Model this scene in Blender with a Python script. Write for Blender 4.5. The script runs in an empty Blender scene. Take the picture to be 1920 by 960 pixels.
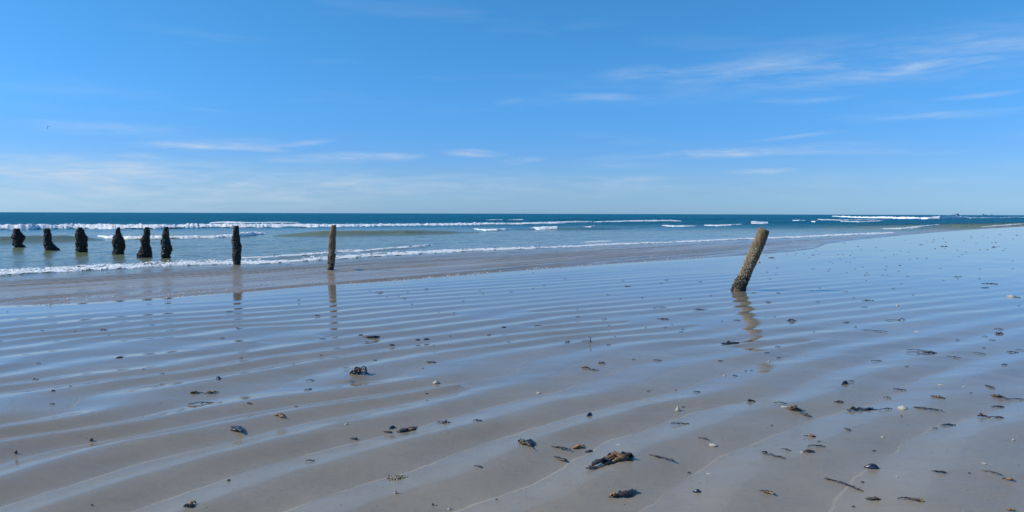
import bpy, math, random
import numpy as np
from mathutils import Matrix, Vector
sc = bpy.context.scene
COL = sc.collection
R = math.radians

# ------------------------------------------------------------------ camera
PW, PH, F = 1920.0, 960.0, 1423.0          # photograph size and focal length in its pixels
CAM_H = 1.6
cam_d = bpy.data.cameras.new('camera')
cam = bpy.data.objects.new('camera', cam_d); COL.objects.link(cam)
cam_d.sensor_width = 36.0; cam_d.lens = 36.0 * F / PW
cam_d.clip_start = 0.05; cam_d.clip_end = 100000.0
PITCH = math.atan(79.4 / F)
CAM_M = Matrix.Rotation(R(90) - PITCH, 4, 'X') @ Matrix.Rotation(R(0.17), 4, 'Z')
cam.matrix_world = Matrix.Translation((0, 0, CAM_H)) @ CAM_M
sc.camera = cam
CM3 = np.array(CAM_M.to_3x3())

def ray(px, py):
    v = CM3 @ np.array([px - PW / 2, -(py - PH / 2), -F])
    return v / np.linalg.norm(v)
def G(px, py, z=0.0):                       # the point of the level z that the photograph shows at this pixel
    v = ray(px, py); k = (z - CAM_H) / v[2]
    return np.array([v[0] * k, v[1] * k])

# ------------------------------------------------------------------ sky, sun, exposure
SUN_EL, SUN_AZ = 37.0, -93.0               # azimuth from +Y, clockwise
sc.view_settings.view_transform = 'Standard'; sc.view_settings.look = 'None'
sc.view_settings.gamma = 1.0; sc.view_settings.exposure = 0.0
world = bpy.data.worlds.new('World'); sc.world = world; world.use_nodes = True
wn = world.node_tree; wn.nodes.clear()
def N(t, kind, **kw):
    n = t.nodes.new(kind)
    for k, v in kw.items(): setattr(n, k, v)
    return n
def put(t, sock, v):
    if isinstance(v, bpy.types.NodeSocket): t.links.new(v, sock)
    elif v is not None: sock.default_value = v
def mth(t, op, a, b=None, c=None, clamp=False):
    n = N(t, 'ShaderNodeMath', operation=op, use_clamp=clamp)
    for i, v in enumerate((a, b, c)): put(t, n.inputs[i], v)
    return n.outputs[0]
def mixc(t, f, a, b, blend='MIX'):
    n = N(t, 'ShaderNodeMix', data_type='RGBA', blend_type=blend)
    put(t, n.inputs[0], f); put(t, n.inputs[6], a); put(t, n.inputs[7], b)
    return n.outputs[2]
def mapr(t, v, a, b, c, d, kind='LINEAR'):
    n = N(t, 'ShaderNodeMapRange', interpolation_type=kind, clamp=True)
    put(t, n.inputs[0], v)
    for i, x in enumerate((a, b, c, d)): put(t, n.inputs[i + 1], x)
    return n.outputs[0]
def noise(t, vec, scale, detail=4, rough=.55, dist=0.0, dims='3D'):
    n = N(t, 'ShaderNodeTexNoise', noise_dimensions=dims)
    put(t, n.inputs['Vector'], vec); n.inputs['Scale'].default_value = scale
    n.inputs['Detail'].default_value = detail; n.inputs['Roughness'].default_value = rough
    n.inputs['Distortion'].default_value = dist
    return n.outputs[0]
def vmap(t, vec, scale=(1, 1, 1), rot=(0, 0, 0), loc=(0, 0, 0), kind='POINT'):
    n = N(t, 'ShaderNodeMapping', vector_type=kind)
    put(t, n.inputs[0], vec); n.inputs[1].default_value = loc; n.inputs[2].default_value = rot; n.inputs[3].default_value = scale
    return n.outputs[0]
def ramp(t, v, stops, interp='LINEAR'):
    n = N(t, 'ShaderNodeValToRGB'); n.color_ramp.interpolation = interp
    el = n.color_ramp.elements
    while len(el) < len(stops): el.new(0.5)
    for e, (p, c) in zip(el, stops): e.position = p; e.color = (*c, 1)
    put(t, n.inputs[0], v); return n.outputs[0]

sky = N(wn, 'ShaderNodeTexSky', sky_type='NISHITA', sun_disc=False)
sky.sun_elevation = R(SUN_EL); sky.sun_rotation = R(SUN_AZ)
sky.air_density = 1.0; sky.dust_density = 0.6; sky.ozone_density = 2.0; sky.altitude = 0
tc = N(wn, 'ShaderNodeTexCoord').outputs['Generated']
sep = N(wn, 'ShaderNodeSeparateXYZ'); wn.links.new(tc, sep.inputs[0])
az = mth(wn, 'ARCTAN2', sep.outputs[0], sep.outputs[1])
el = mth(wn, 'ARCSINE', sep.outputs[2])
# the clear sky's colour by height above the horizon (0 to 40 degrees), continuing unchanged overhead
SKY_TINT = [(0.0, (.27, .48, .90)), (.04, (.215, .374, .70)), (.07, (.196, .352, .652)), (.11, (.166, .334, .634)),
            (.15, (.148, .342, .626)), (.20, (.144, .362, .627)), (.30, (.138, .382, .604)), (.40, (.138, .402, .60)), (1.0, (.138, .402, .60))]
tint = ramp(wn, mapr(wn, el, 0.0, R(40), 0, 1), SKY_TINT)
clear = mixc(wn, 1.0, sky.outputs[0], mixc(wn, 1.0, tint, (2.5, 2.5, 2.5, 1), 'MULTIPLY'), 'MULTIPLY')
# cirrus: long thin streaks, each at its own bearing and height above the horizon, torn by stretched noise
comb = N(wn, 'ShaderNodeCombineXYZ'); wn.links.new(az, comb.inputs[0]); wn.links.new(el, comb.inputs[1])
uv = comb.outputs[0]
warp = N(wn, 'ShaderNodeVectorMath', operation='MULTIPLY_ADD')
wnz = N(wn, 'ShaderNodeTexNoise'); wn.links.new(vmap(wn, uv, (6, 22, 1)), wnz.inputs[0]); wnz.inputs['Scale'].default_value = 1; wnz.inputs['Detail'].default_value = 3
wn.links.new(wnz.outputs[1], warp.inputs[0]); warp.inputs[1].default_value = (0.06, 0.012, 0); wn.links.new(uv, warp.inputs[2])
uvw = warp.outputs[0]
STREAKS = [  # x, y, half width, half height (photo pixels), tilt, strength
 (1560,128,560,52,-.062,.19),(1960,92,360,44,-.06,.12),(1205,142,110,16,-.06,.2),(1660,136,110,12,-.06,.17),(1790,122,170,14,-.08,.12),(1420,128,190,24,-.05,.13),
 (1105,188,110,11,0,.17),(960,193,70,7,0,.10),(1510,192,80,8,-.03,.18),(1438,193,40,6,0,.14),(1825,181,80,6,-.03,.26),(1780,218,150,7,-.02,.28),
 (1480,257,90,5,-.06,.22),(1200,267,70,9,0,.22),(1340,288,270,12,-.03,.40),(1560,286,220,8,.03,.25),(1430,320,70,7,-.03,.34),(1150,312,120,10,0,.16),
 (885,290,80,10,.03,.46),(970,303,62,9,-.06,.55),(1200,338,90,7,0,.2),(640,301,150,13,-.04,.52),(740,294,60,8,0,.3),(410,277,135,13,-.05,.62),(490,286,60,6,0,.45),
 (575,271,60,8,-.1,.34),(180,243,150,14,0,.26),(340,246,70,7,0,.16),(400,213,60,6,.08,.14),(165,320,240,13,-.04,.58),(285,298,55,6,0,.42),(60,298,140,12,0,.34),
 (100,352,700,62,0,.40),(700,352,620,34,0,.24),(1400,345,700,26,0,.13),(-350,300,260,30,-.05,.4),(-700,190,330,40,-.1,.3),(2300,240,280,14,.02,.3)]
acc = None
for x, y, w, h, k, s in STREAKS:
    a = math.atan((x - 960) / F); e = (402 - y) / F * math.cos(a)
    v = vmap(wn, uvw, (w / F, h / F, 1), (0, 0, -k), (a + .03, e + .006, 0), 'TEXTURE')
    ln = N(wn, 'ShaderNodeVectorMath', operation='LENGTH'); wn.links.new(v, ln.inputs[0])
    g = mapr(wn, ln.outputs['Value'], 1.15, 0.0, 0.0, s, 'SMOOTHSTEP')
    acc = g if acc is None else mth(wn, 'ADD', acc, g)
fib = noise(wn, vmap(wn, uvw, (9, 75, 1), (0, 0, .05)), 1.0, 7, .62, .4)
fib2 = noise(wn, vmap(wn, uvw, (3, 26, 1), (0, 0, .03)), 1.0, 5, .55)
fib3 = noise(wn, vmap(wn, uvw, (26, 150, 1), (0, 0, .06)), 1.0, 6, .65, .6)
tear = mth(wn, 'MULTIPLY', mapr(wn, fib, .36, .66, .12, 1.35), mapr(wn, fib3, .3, .68, .55, 1.3))
faint = mth(wn, 'MULTIPLY', mapr(wn, fib2, .55, .8, 0, .16), mapr(wn, el, R(1), R(30), 1, .35))
cl = mth(wn, 'ADD', mth(wn, 'MULTIPLY', acc, tear), faint, clamp=True)
CLOUD = (5.7, 6.8, 8.2, 1)
skyc = mixc(wn, mth(wn, 'MINIMUM', cl, .8), clear, CLOUD)
bg = N(wn, 'ShaderNodeBackground'); wn.links.new(skyc, bg.inputs[0]); bg.inputs[1].default_value = 0.1
wo = N(wn, 'ShaderNodeOutputWorld'); wn.links.new(bg.outputs[0], wo.inputs[0])

sun_d = bpy.data.lights.new('sun', 'SUN'); sun_d.energy = 4.0; sun_d.angle = R(0.53); sun_d.color = (1, .93, .82)
sun = bpy.data.objects.new('sun', sun_d); COL.objects.link(sun)
sdir = Vector((math.sin(R(SUN_AZ)) * math.cos(R(SUN_EL)), math.cos(R(SUN_AZ)) * math.cos(R(SUN_EL)), math.sin(R(SUN_EL))))
sun.rotation_euler = sdir.to_track_quat('Z', 'Y').to_euler()

# ------------------------------------------------------------------ helpers
def tag(o, label=None, cat=None, group=None, kind=None):
    for k, v in (('label', label), ('category', cat), ('group', group), ('kind', kind)):
        if v: o[k] = v
    return o
def link_mesh(name, verts, faces, mat=None, parent=None, smooth=True):
    me = bpy.data.meshes.new(name)
    verts = np.asarray(verts, dtype=np.float32).reshape(-1, 3)
    me.vertices.add(len(verts)); me.vertices.foreach_set('co', verts.ravel())
    if isinstance(faces, np.ndarray):
        n, k = faces.shape
        me.loops.add(n * k); me.loops.foreach_set('vertex_index', faces.astype(np.int32).ravel())
        me.polygons.add(n); me.polygons.foreach_set('loop_start', np.arange(0, n * k, k, dtype=np.int32))
    else:
        tot = sum(len(f) for f in faces)
        me.loops.add(tot); me.loops.foreach_set('vertex_index', np.array([i for f in faces for i in f], dtype=np.int32))
        st = np.cumsum([0] + [len(f) for f in faces[:-1]])
        me.polygons.add(len(faces)); me.polygons.foreach_set('loop_start', np.array(st, dtype=np.int32))
    me.update(calc_edges=True)
    if smooth: me.polygons.foreach_set('use_smooth', np.ones(len(me.polygons), dtype=bool))
    me.validate()
    o = bpy.data.objects.new(name, me); COL.objects.link(o)
    if mat: me.materials.append(mat)
    if parent: o.parent = parent
    return o
def attr(o, name, data):
    data = np.asarray(data, dtype=np.float32)
    if data.ndim == 1:
        a = o.data.attributes.new(name, 'FLOAT', 'POINT'); a.data.foreach_set('value', data)
    else:
        if data.shape[1] == 3: data = np.c_[data, np.ones(len(data), dtype=np.float32)]
        a = o.data.attributes.new(name, 'FLOAT_COLOR', 'POINT'); a.data.foreach_set('color', data.ravel())
def empty(name, x, y, z, label=None, cat=None, group=None):
    o = bpy.data.objects.new(name, None); COL.objects.link(o); o.location = (x, y, z); o.empty_display_size = .1
    return tag(o, label, cat, group)

def _h(ix, iy, s):
    n = (ix.astype(np.int64) * 374761393 + iy.astype(np.int64) * 668265263 + s * 974634777) & 0x7fffffff
    n = ((n ^ (n >> 13)) * 1274126177) & 0x7fffffff
    return ((n ^ (n >> 16)) & 0xffff) / 65535.0
def vn(x, y, s=0):                                   # smooth value noise, -1..1
    ix, iy = np.floor(x), np.floor(y); fx, fy = x - ix, y - iy
    fx = fx * fx * fx * (fx * (fx * 6 - 15) + 10); fy = fy * fy * fy * (fy * (fy * 6 - 15) + 10)
    a, b, c, d = _h(ix, iy, s), _h(ix + 1, iy, s), _h(ix, iy + 1, s), _h(ix + 1, iy + 1, s)
    return ((a + (b - a) * fx) * (1 - fy) + (c + (d - c) * fx) * fy) * 2 - 1
def fbm(x, y, s=0, o=4, g=.5):
    v, a, t = 0, 1, 0
    for k in range(o):
        v = v + a * vn(x * 2 ** k + 17.3 * k, y * 2 ** k - 9.1 * k, s + k); t += a; a *= g
    return v / t
def sst(a, b, x):
    t = np.clip((x - a) / (b - a), 0, 1); return t * t * (3 - 2 * t)
def polar(px, py):
    p = G(px, py); return math.atan2(p[0], p[1]), math.hypot(*p)

# ------------------------------------------------------------------ shape of the shore
SH = np.array([math.sin(R(40.2)), math.cos(R(40.2))])                # run of the shoreline
EDGE = [(-120,585),(0,577),(150,570),(300,561),(450,549),(600,536),(740,527),(870,516),(1060,501),(1300,485),(1400,478),(1480,472),(1530,465),(1548,457),(1600,450),(1700,440),(1800,432),(1920,424.5)]
_e = [G(*p) for p in EDGE]
_e = [_e[0] - SH * k for k in (400, 100, 30, 10, 3)] + _e + [_e[-1] + SH * k for k in (20, 80, 300, 1500, 9000)]
E_TH = np.array([math.atan2(p[0], p[1]) for p in _e]); E_R = np.array([math.hypot(*p) for p in _e])
def edge_r(th):
    r = np.exp(np.interp(th, E_TH, np.log(E_R))); return np.where(th > E_TH[-1], 1e6, r)

# ------------------------------------------------------------------ ripple marks: crest order fitted to the traced troughs
TROUGHS = {
 0: [(815,958),(924,916),(1025,875),(1099,824),(1204,794),(1226,776),(1280,765),(1424,748),(1477,728),(1586,693),(1652,673),(1700,654)],
 1: [(538,958),(640,920),(719,892),(754,877),(859,833),(981,798),(1100,770),(1187,752),(1280,722),(1345,710),(1400,695)],
 2: [(245,958),(429,896),(569,857),(640,835),(727,807),(815,785),(872,775),(924,765),(1042,750),(1077,724),(1165,693),(1280,669)],
 3: [(0,942),(175,894),(372,837),(573,790),(604,776),(640,767),(845,728),(859,715),(924,689),(1034,658),(1118,637)],
 4: [(0,855),(170,824),(328,787),(430,770),(525,752),(630,728),(727,706),(850,680),(946,654),(1100,620)],
 5: [(0,798),(131,778),(306,750),(407,732),(525,706),(634,684),(746,667),(830,646),(960,632)],
 6: [(0,762),(320,714),(640,660),(786,638),(890,621),(960,615)],
 7: [(0,733),(320,687),(640,643),(960,606)], 8: [(0,710),(320,663),(640,629),(960,592)], 9: [(0,687),(320,642),(640,614),(960,580)],
 10: [(0,668),(320,630),(640,602),(960,568)], 11: [(0,653),(320,616),(640,591),(960,559)], 12: [(0,640),(320,605),(640,581)],
 13: [(0,628),(320,594),(640,574)], 14: [(0,612),(320,583),(640,567)], 15: [(0,597),(320,573),(640,558)],
 -1: [(1280,910),(1389,842),(1477,805),(1586,772),(1660,743),(1744,680)], -2: [(1608,955),(1643,885),(1695,824),(1831,780),(1920,754)]}
DISLOC = [(862,722,-1),(660,716,1),(480,640,-1),(620,632,1),(1010,612,1),(1180,604,-1),
 (860,590,-1),(1000,584,1),(1380,650,1),(1520,640,-1),(1300,610,-1),(1440,596,1)]
DISLOC = [(*G(x, y), s) for x, y, s in DISLOC]
SCOUR = [G(1384, 543)]
def _basis(x, y):
    u, v = x / 6.0, (y - 8) / 6.0
    return np.stack([np.ones_like(u), u, v, u * u, u * v, v * v, u ** 3, u * u * v, u * v * v, v ** 3], -1)
def forks(x, y):                                     # where one ripple forks into two
    return sum(s * np.arctan2((y - dy) * 1.6 - (x - dx) * .8, (x - dx) + (y - dy) * .5) for dx, dy, s in DISLOC) / (2 * math.pi)
_p, _n = [], []
for n, pts in TROUGHS.items():
    pts = [np.array(p, float) for p in pts]
    for a, b in zip(pts[:-1], pts[1:]):
        for t in (0, .25, .5, .75): _p.append(G(*(a + (b - a) * t))); _n.append(n)
_p = np.array(_p); _n = np.array(_n, float) - forks(*np.array(_p).T)
_pad = np.array([(x, y) for x in range(-16, 30, 3) for y in (14, 18, 22, 28)], float)   # farther off, ripples run with the shore
_padn = 10.5 + ((_pad[:, 1] - 11) * .93 - (_pad[:, 0] + 4) * .52) * 1.55
_B = np.r_[_basis(_p[:, 0], _p[:, 1]), .04 * _basis(_pad[:, 0], _pad[:, 1])]
RC = np.linalg.lstsq(_B, np.r_[_n, .04 * _padn], rcond=None)[0]
_res = _n - _basis(_p[:, 0], _p[:, 1]) @ RC
def phase(x, y):
    ph = np.zeros_like(x); w = np.zeros_like(x) + .12
    yc = np.minimum(y, 15)
    for k in range(0, len(_p), 2):                   # pull the smooth fit onto the traced lines
        g = np.exp(-((x - _p[k, 0]) ** 2 / 1.1 + (y - _p[k, 1]) ** 2 / .16)); ph += g * _res[k]; w += g
    base = _basis(x, yc) @ RC + (y - yc) * 1.3 + ph / w
    return base + forks(x, y) + .22 * fbm(x * .55, y * .9, 5, 4) * sst(1.5, 6, y)
def ripple(x, y, want_phase=False):
    r = np.hypot(x, y); th = np.arctan2(x, y)
    near = (r < 45) & (y > 1)
    ph = np.zeros_like(x); ph[near] = phase(x[near], y[near])
    p = np.mod(-ph, 1.0)
    h = np.where(p < .46, .5 * sst(0, .46, p) + .5 * (p / .46) ** .88, 1 - sst(.46, 1.0, p) * .7 - .3 * np.clip((p - .46) / .54, 0, 1))
    left = 1 - sst(2.8, 8.5, x - (y - 5) * .22)
    amp = (.039 - .022 * sst(5.5, 9.0, y)) * left * (1 - .5 * sst(10, 15, y)) * (1 - .85 * sst(15, 24, y)) + .010 * (1 - left) * (1 - sst(11, 20, y)) * (1 - .6 * sst(6.5, 4, y))
    amp = amp * np.clip(1.0 + .7 * fbm(x * .45, y * .8, 31, 3), .4, 1.5)
    amp = np.where(near, amp, 0) * sst(1, 2.5, y)
    u, v = x * SH[0] + y * SH[1], -x * SH[1] + y * SH[0]
    broad = .012 * fbm(u * .28, v * .75, 11, 3) * (1 - .7 * left * sst(40, 10, y)) * (1 - .6 * sst(18, 60, r))
    broad += .0055 * fbm(u * .7, v * 2.0, 77, 3) * (1 - left) * (1 - sst(20, 50, r))
    z = amp * (h - .5) + broad + .0009 * fbm(x * 4, y * 6, 41, 3) * (1 - sst(8, 20, r))
    t = r - edge_r(th)
    z = z * (1 - sst(-2.5, -.2, t)) - .012 * sst(-1.5, 0, t) - np.clip(t, 0, 60) * .03
    for fx, fy in SCOUR:                             # the hollow the tide scours round a post
        z -= .022 * np.exp(-(((x - fx - .10) / .34) ** 2 + ((y - fy + .05) / .26) ** 2))
    if want_phase: return z, ph, p, amp
    return z
def ground_z(x, y): return float(ripple(np.array([x], float), np.array([y], float))[0])

# ------------------------------------------------------------------ materials
def new_mat(name):
    m = bpy.data.materials.new(name); m.use_nodes = True; t = m.node_tree
    return m, t, t.nodes['Principled BSDF']
def attr_node(t, name, out='Fac'):
    n = N(t, 'ShaderNodeAttribute', attribute_name=name); return n.outputs[out]
def bump(t, h, strength, dist, normal=None):
    n = N(t, 'ShaderNodeBump'); n.inputs['Strength'].default_value = strength; n.inputs['Distance'].default_value = dist
    put(t, n.inputs['Height'], h)
    if normal: put(t, n.inputs['Normal'], normal)
    return n.outputs[0]
def obj_co(t): return N(t, 'ShaderNodeTexCoord').outputs['Object']
def simple_mat(name, c1, c2, scale, rough=.5, b=.3, bd=.004, spec=.5, stops=(.35, .65)):
    m, t, p = new_mat(name); co = obj_co(t)
    n1 = noise(t, co, scale, 5, .6)
    put(t, p.inputs['Base Color'], ramp(t, n1, [(stops[0], c1), (stops[1], c2)]))
    p.inputs['Roughness'].default_value = rough; p.inputs['Specular IOR Level'].default_value = spec
    if b: put(t, p.inputs['Normal'], bump(t, noise(t, co, scale * 2.3, 4, .6), b, bd))
    return m

def sand_material():
    m, t, p = new_mat('wet_sand'); co = obj_co(t)
    wet = attr_node(t, 'wet'); s = attr_node(t, 'phase_sin'); c = attr_node(t, 'phase_cos'); ramt = attr_node(t, 'ripple')
    fr = mth(t, 'ARCTAN2', s, c)                                   # 0 in the trough
    wob = mth(t, 'MULTIPLY', mth(t, 'SUBTRACT', noise(t, co, 7, 4, .6), .5), .4)
    d = mth(t, 'MULTIPLY', mth(t, 'ABSOLUTE', mth(t, 'ADD', fr, wob)), mth(t, 'MULTIPLY', attr_node(t, 'wavelength'), .159))
    # a thin line of pale silt and dried froth that the last film of water left in each trough
    line = mth(t, 'MULTIPLY', mapr(t, d, .002, .0135, 1, 0, 'SMOOTHSTEP'), mapr(t, noise(t, co, 60, 4, .7), .3, .55, .35, 1))
    brk = mapr(t, noise(t, vmap(t, co, (1, 1, 1)), 1.7, 4, .65), .37, .54, 0, 1)
    line = mth(t, 'MULTIPLY', mth(t, 'MULTIPLY', line, brk), ramt)
    g1 = noise(t, co, 420, 4, .75); g2 = noise(t, co, 1.6, 7, .68); g3 = noise(t, vmap(t, co, (6, 22, 6), (0, 0, R(-35))), 1.0, 4, .6)
    base = ramp(t, g2, [(.25, (.288, .244, .182)), (.75, (.365, .312, .232))])
    base = mixc(t, mapr(t, g1, .3, .7, 0, .5), base, (.14, .115, .085, 1))
    base = mixc(t, mapr(t, g3, .55, .8, 0, .3), base, (.155, .13, .105, 1))
    silt = attr_node(t, 'silt')
    silt_n = mth(t, 'MULTIPLY', silt, mapr(t, noise(t, vmap(t, co, (11, 5, 8), (0, 0, R(50))), 1, 7, .72, .8), .38, .70, 0, 1))
    base = mixc(t, mth(t, 'MULTIPLY', silt_n, .6), base, (.36, .31, .26, 1))
    base = mixc(t, mth(t, 'MULTIPLY', line, .45), base, (.44, .41, .36, 1))
    base = mixc(t, 1.0, base, mixc(t, wet, (1.10, 1.06, .98, 1), (.84, .84, .84, 1)), 'MULTIPLY')
    put(t, p.inputs['Base Color'], base)
    ro = mapr(t, wet, 0, 1, .36, .045)
    ro = mth(t, 'ADD', ro, mth(t, 'MULTIPLY', mth(t, 'SUBTRACT', noise(t, co, 3.5, 4, .6), .5), mapr(t, wet, .5, 1, .12, .04)))
    ro = mth(t, 'MAXIMUM', mth(t, 'ADD', ro, mth(t, 'MULTIPLY', line, .35)), .03)
    put(t, p.inputs['Roughness'], ro); p.inputs['IOR'].default_value = 1.34
    dry = mapr(t, wet, 0, 1, 1, .06)
    pit = mth(t, 'MULTIPLY', noise(t, vmap(t, co, (22, 38, 30), (0, 0, R(-35))), 1.0, 5, .68), mapr(t, noise(t, co, 2.6, 3, .6), .42, .62, .25, 1.5))
    hsum = mth(t, 'ADD', mth(t, 'MULTIPLY', g1, .25), pit)
    put(t, p.inputs['Normal'], bump(t, mth(t, 'MULTIPLY', hsum, dry), .8, .006))
    return m
def sea_material():
    m, t, p = new_mat('sea_water'); co = obj_co(t)
    body = attr_node(t, 'body', 'Color'); far = attr_node(t, 'far')
    sh = vmap(t, co, (1, 1, 1), (0, 0, R(40.2 - 90)))
    put(t, p.inputs['Base Color'], mixc(t, mapr(t, noise(t, vmap(t, sh, (.05, .3, 1)), 1, 5, .6), .3, .7, 0, .35), body, (.008, .05, .07, 1)))
    a = noise(t, vmap(t, sh, (1.3, 5, 1)), 1.0, 5, .6, .3)
    b = noise(t, vmap(t, sh, (.12, .55, 1)), 1.0, 6, .65, .2)
    nb = bump(t, b, 1.0, 2.2)
    nrm = bump(t, a, .6, .08)
    nm = N(t, 'ShaderNodeMix', data_type='VECTOR'); put(t, nm.inputs[0], far); put(t, nm.inputs[4], nrm); put(t, nm.inputs[5], nb)
    put(t, p.inputs['Normal'], nm.outputs[1])
    put(t, p.inputs['Roughness'], mth(t, 'ADD', mapr(t, far, 0, 1, .10, .5), mth(t, 'MULTIPLY', attr_node(t, 'runup'), .1))); p.inputs['IOR'].default_value = 1.333
    put(t, p.inputs['Specular IOR Level'], mth(t, 'SUBTRACT', mapr(t, far, 0, 1, .5, .17), mth(t, 'MULTIPLY', attr_node(t, 'runup'), .22)))
    return m
def foam_material():
    m, t, p = new_mat('sea_foam'); co = obj_co(t)
    n1 = noise(t, co, 14, 5, .7); n2 = noise(t, co, 2.2, 4, .6)
    put(t, p.inputs['Base Color'], ramp(t, mth(t, 'ADD', mth(t, 'MULTIPLY', n1, .5), mth(t, 'MULTIPLY', n2, .5)), [(.36, (.50, .52, .50)), (.48, (.80, .81, .80)), (.6, (.92, .93, .93))]))
    p.inputs['Roughness'].default_value = .6; p.inputs['Specular IOR Level'].default_value = .25
    put(t, p.inputs['Normal'], bump(t, n1, .8, .04))
    return m
M = {}
M['sand'] = sand_material(); M['sea'] = sea_material(); M['foam'] = foam_material()

# ------------------------------------------------------------------ sand
def grid(rs, ths, close=False):
    RR, TT = np.meshgrid(rs, ths, indexing='ij')
    X, Y = (RR * np.sin(TT)).ravel(), (RR * np.cos(TT)).ravel()
    nr, nt = RR.shape; idx = np.arange(nr * nt).reshape(nr, nt)
    a, b, c, d = idx[:-1, :-1], idx[:-1, 1:], idx[1:, 1:], idx[1:, :-1]
    f = np.stack([a, d, c, b], -1).reshape(-1, 4)[:, ::-1]
    if close:
        f2 = np.stack([idx[:-1, -1], idx[1:, -1], idx[1:, 0], idx[:-1, 0]], -1)[:, ::-1]; f = np.r_[f, f2]
    return X, Y, RR.ravel(), TT.ravel(), f
def compact(f, *arrs):
    used = np.unique(f); mp = np.zeros(f.max() + 1, np.int64); mp[used] = np.arange(len(used))
    return (mp[f],) + tuple(a[used] for a in arrs)
def gsteps(*seg):
    out = []
    for a, b, s in seg: n = max(2, int(math.log(b / a) / s)); out += list(np.exp(np.linspace(math.log(a), math.log(b), n, endpoint=False)))
    return np.array(out + [seg[-1][1]])
def build_sand():
    ths = np.r_[np.arange(-180, -42, 6), np.arange(-42, 42, .125), np.arange(42, 180, 6)] * math.pi / 180
    rs = gsteps((.25, 3.2, .12), (3.2, 24, .0042), (24, 150, .012), (150, 4000, .12))
    X, Y, RR, TT, f = grid(rs, ths, True)
    T = RR - edge_r(TT)
    f = f[(T[f].min(1) < 30)]
    f, X, Y, RR, TT, T = compact(f, X, Y, RR, TT, T)
    Z, ph, p, amp = ripple(X, Y, True)
    n0 = len(X)
    o = link_mesh('beach_sand', np.stack([X, Y, Z], -1), f, M['sand']); tag(o, kind='structure')
    attr(o, 'phase_sin', np.sin(2 * math.pi * ph)); attr(o, 'phase_cos', np.cos(2 * math.pi * ph))
    sel = (RR < 14) & (Y > 1); wl = np.full(n0, .6)
    xs, ys, e = X[sel], Y[sel], .02; p0 = phase(xs, ys)
    wl[sel] = np.clip(1 / (np.hypot(phase(xs + e, ys) - p0, phase(xs, ys + e) - p0) / e + .05), .2, 1.6)
    attr(o, 'wavelength', wl)
    attr(o, 'ripple', np.clip(amp / .012, 0, 1) * (1 - sst(7.5, 11, RR)) + .4 * sst(0, .004, amp) * (1 - sst(5.5, 8.5, RR)) * (1 - sst(.25, .8, X - .75 * (Y - 4.4))))
    left_wet = sst(1, -2, X) + .5 * fbm(X * .8, Y * .8, 17, 3)
    drain = X - (Y - 4) * .35
    wet = sst(3.4, 8.2, RR + .9 * fbm(X * .6, Y * .6, 3, 3) - .25 * np.clip(drain, -4, 4))
    wet = np.clip(.42 + .58 * wet + .13 * left_wet, 0, 1) * (1 - .25 * (p > .5) * (RR < 9))
    attr(o, 'wet', wet)
    silt = np.zeros(n0)
    for n in (-1, -2, 0):
        pts = np.array([G(*q) for q in TROUGHS[n]])
        for a, b in zip(pts[:-1], pts[1:]):
            ab = b - a; k = np.clip(((X - a[0]) * ab[0] + (Y - a[1]) * ab[1]) / (ab @ ab), 0, 1)
            dd = np.hypot(X - a[0] - k * ab[0], Y - a[1] - k * ab[1])
            silt = np.maximum(silt, np.exp(-(dd / ((.26 if n < 0 else .07) * (1 + .9 * fbm(X * 2, Y * 2, 13, 3)))) ** 2) * (.34 if n < 0 else .5) * np.clip(.6 + 1.6 * fbm(X * .9, Y * .9, 19, 2), 0, 1))
    silt *= (1 - sst(6.5, 9, RR)) * np.where(X > 0, 1, .4)
    attr(o, 'silt', silt)
build_sand()

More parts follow.
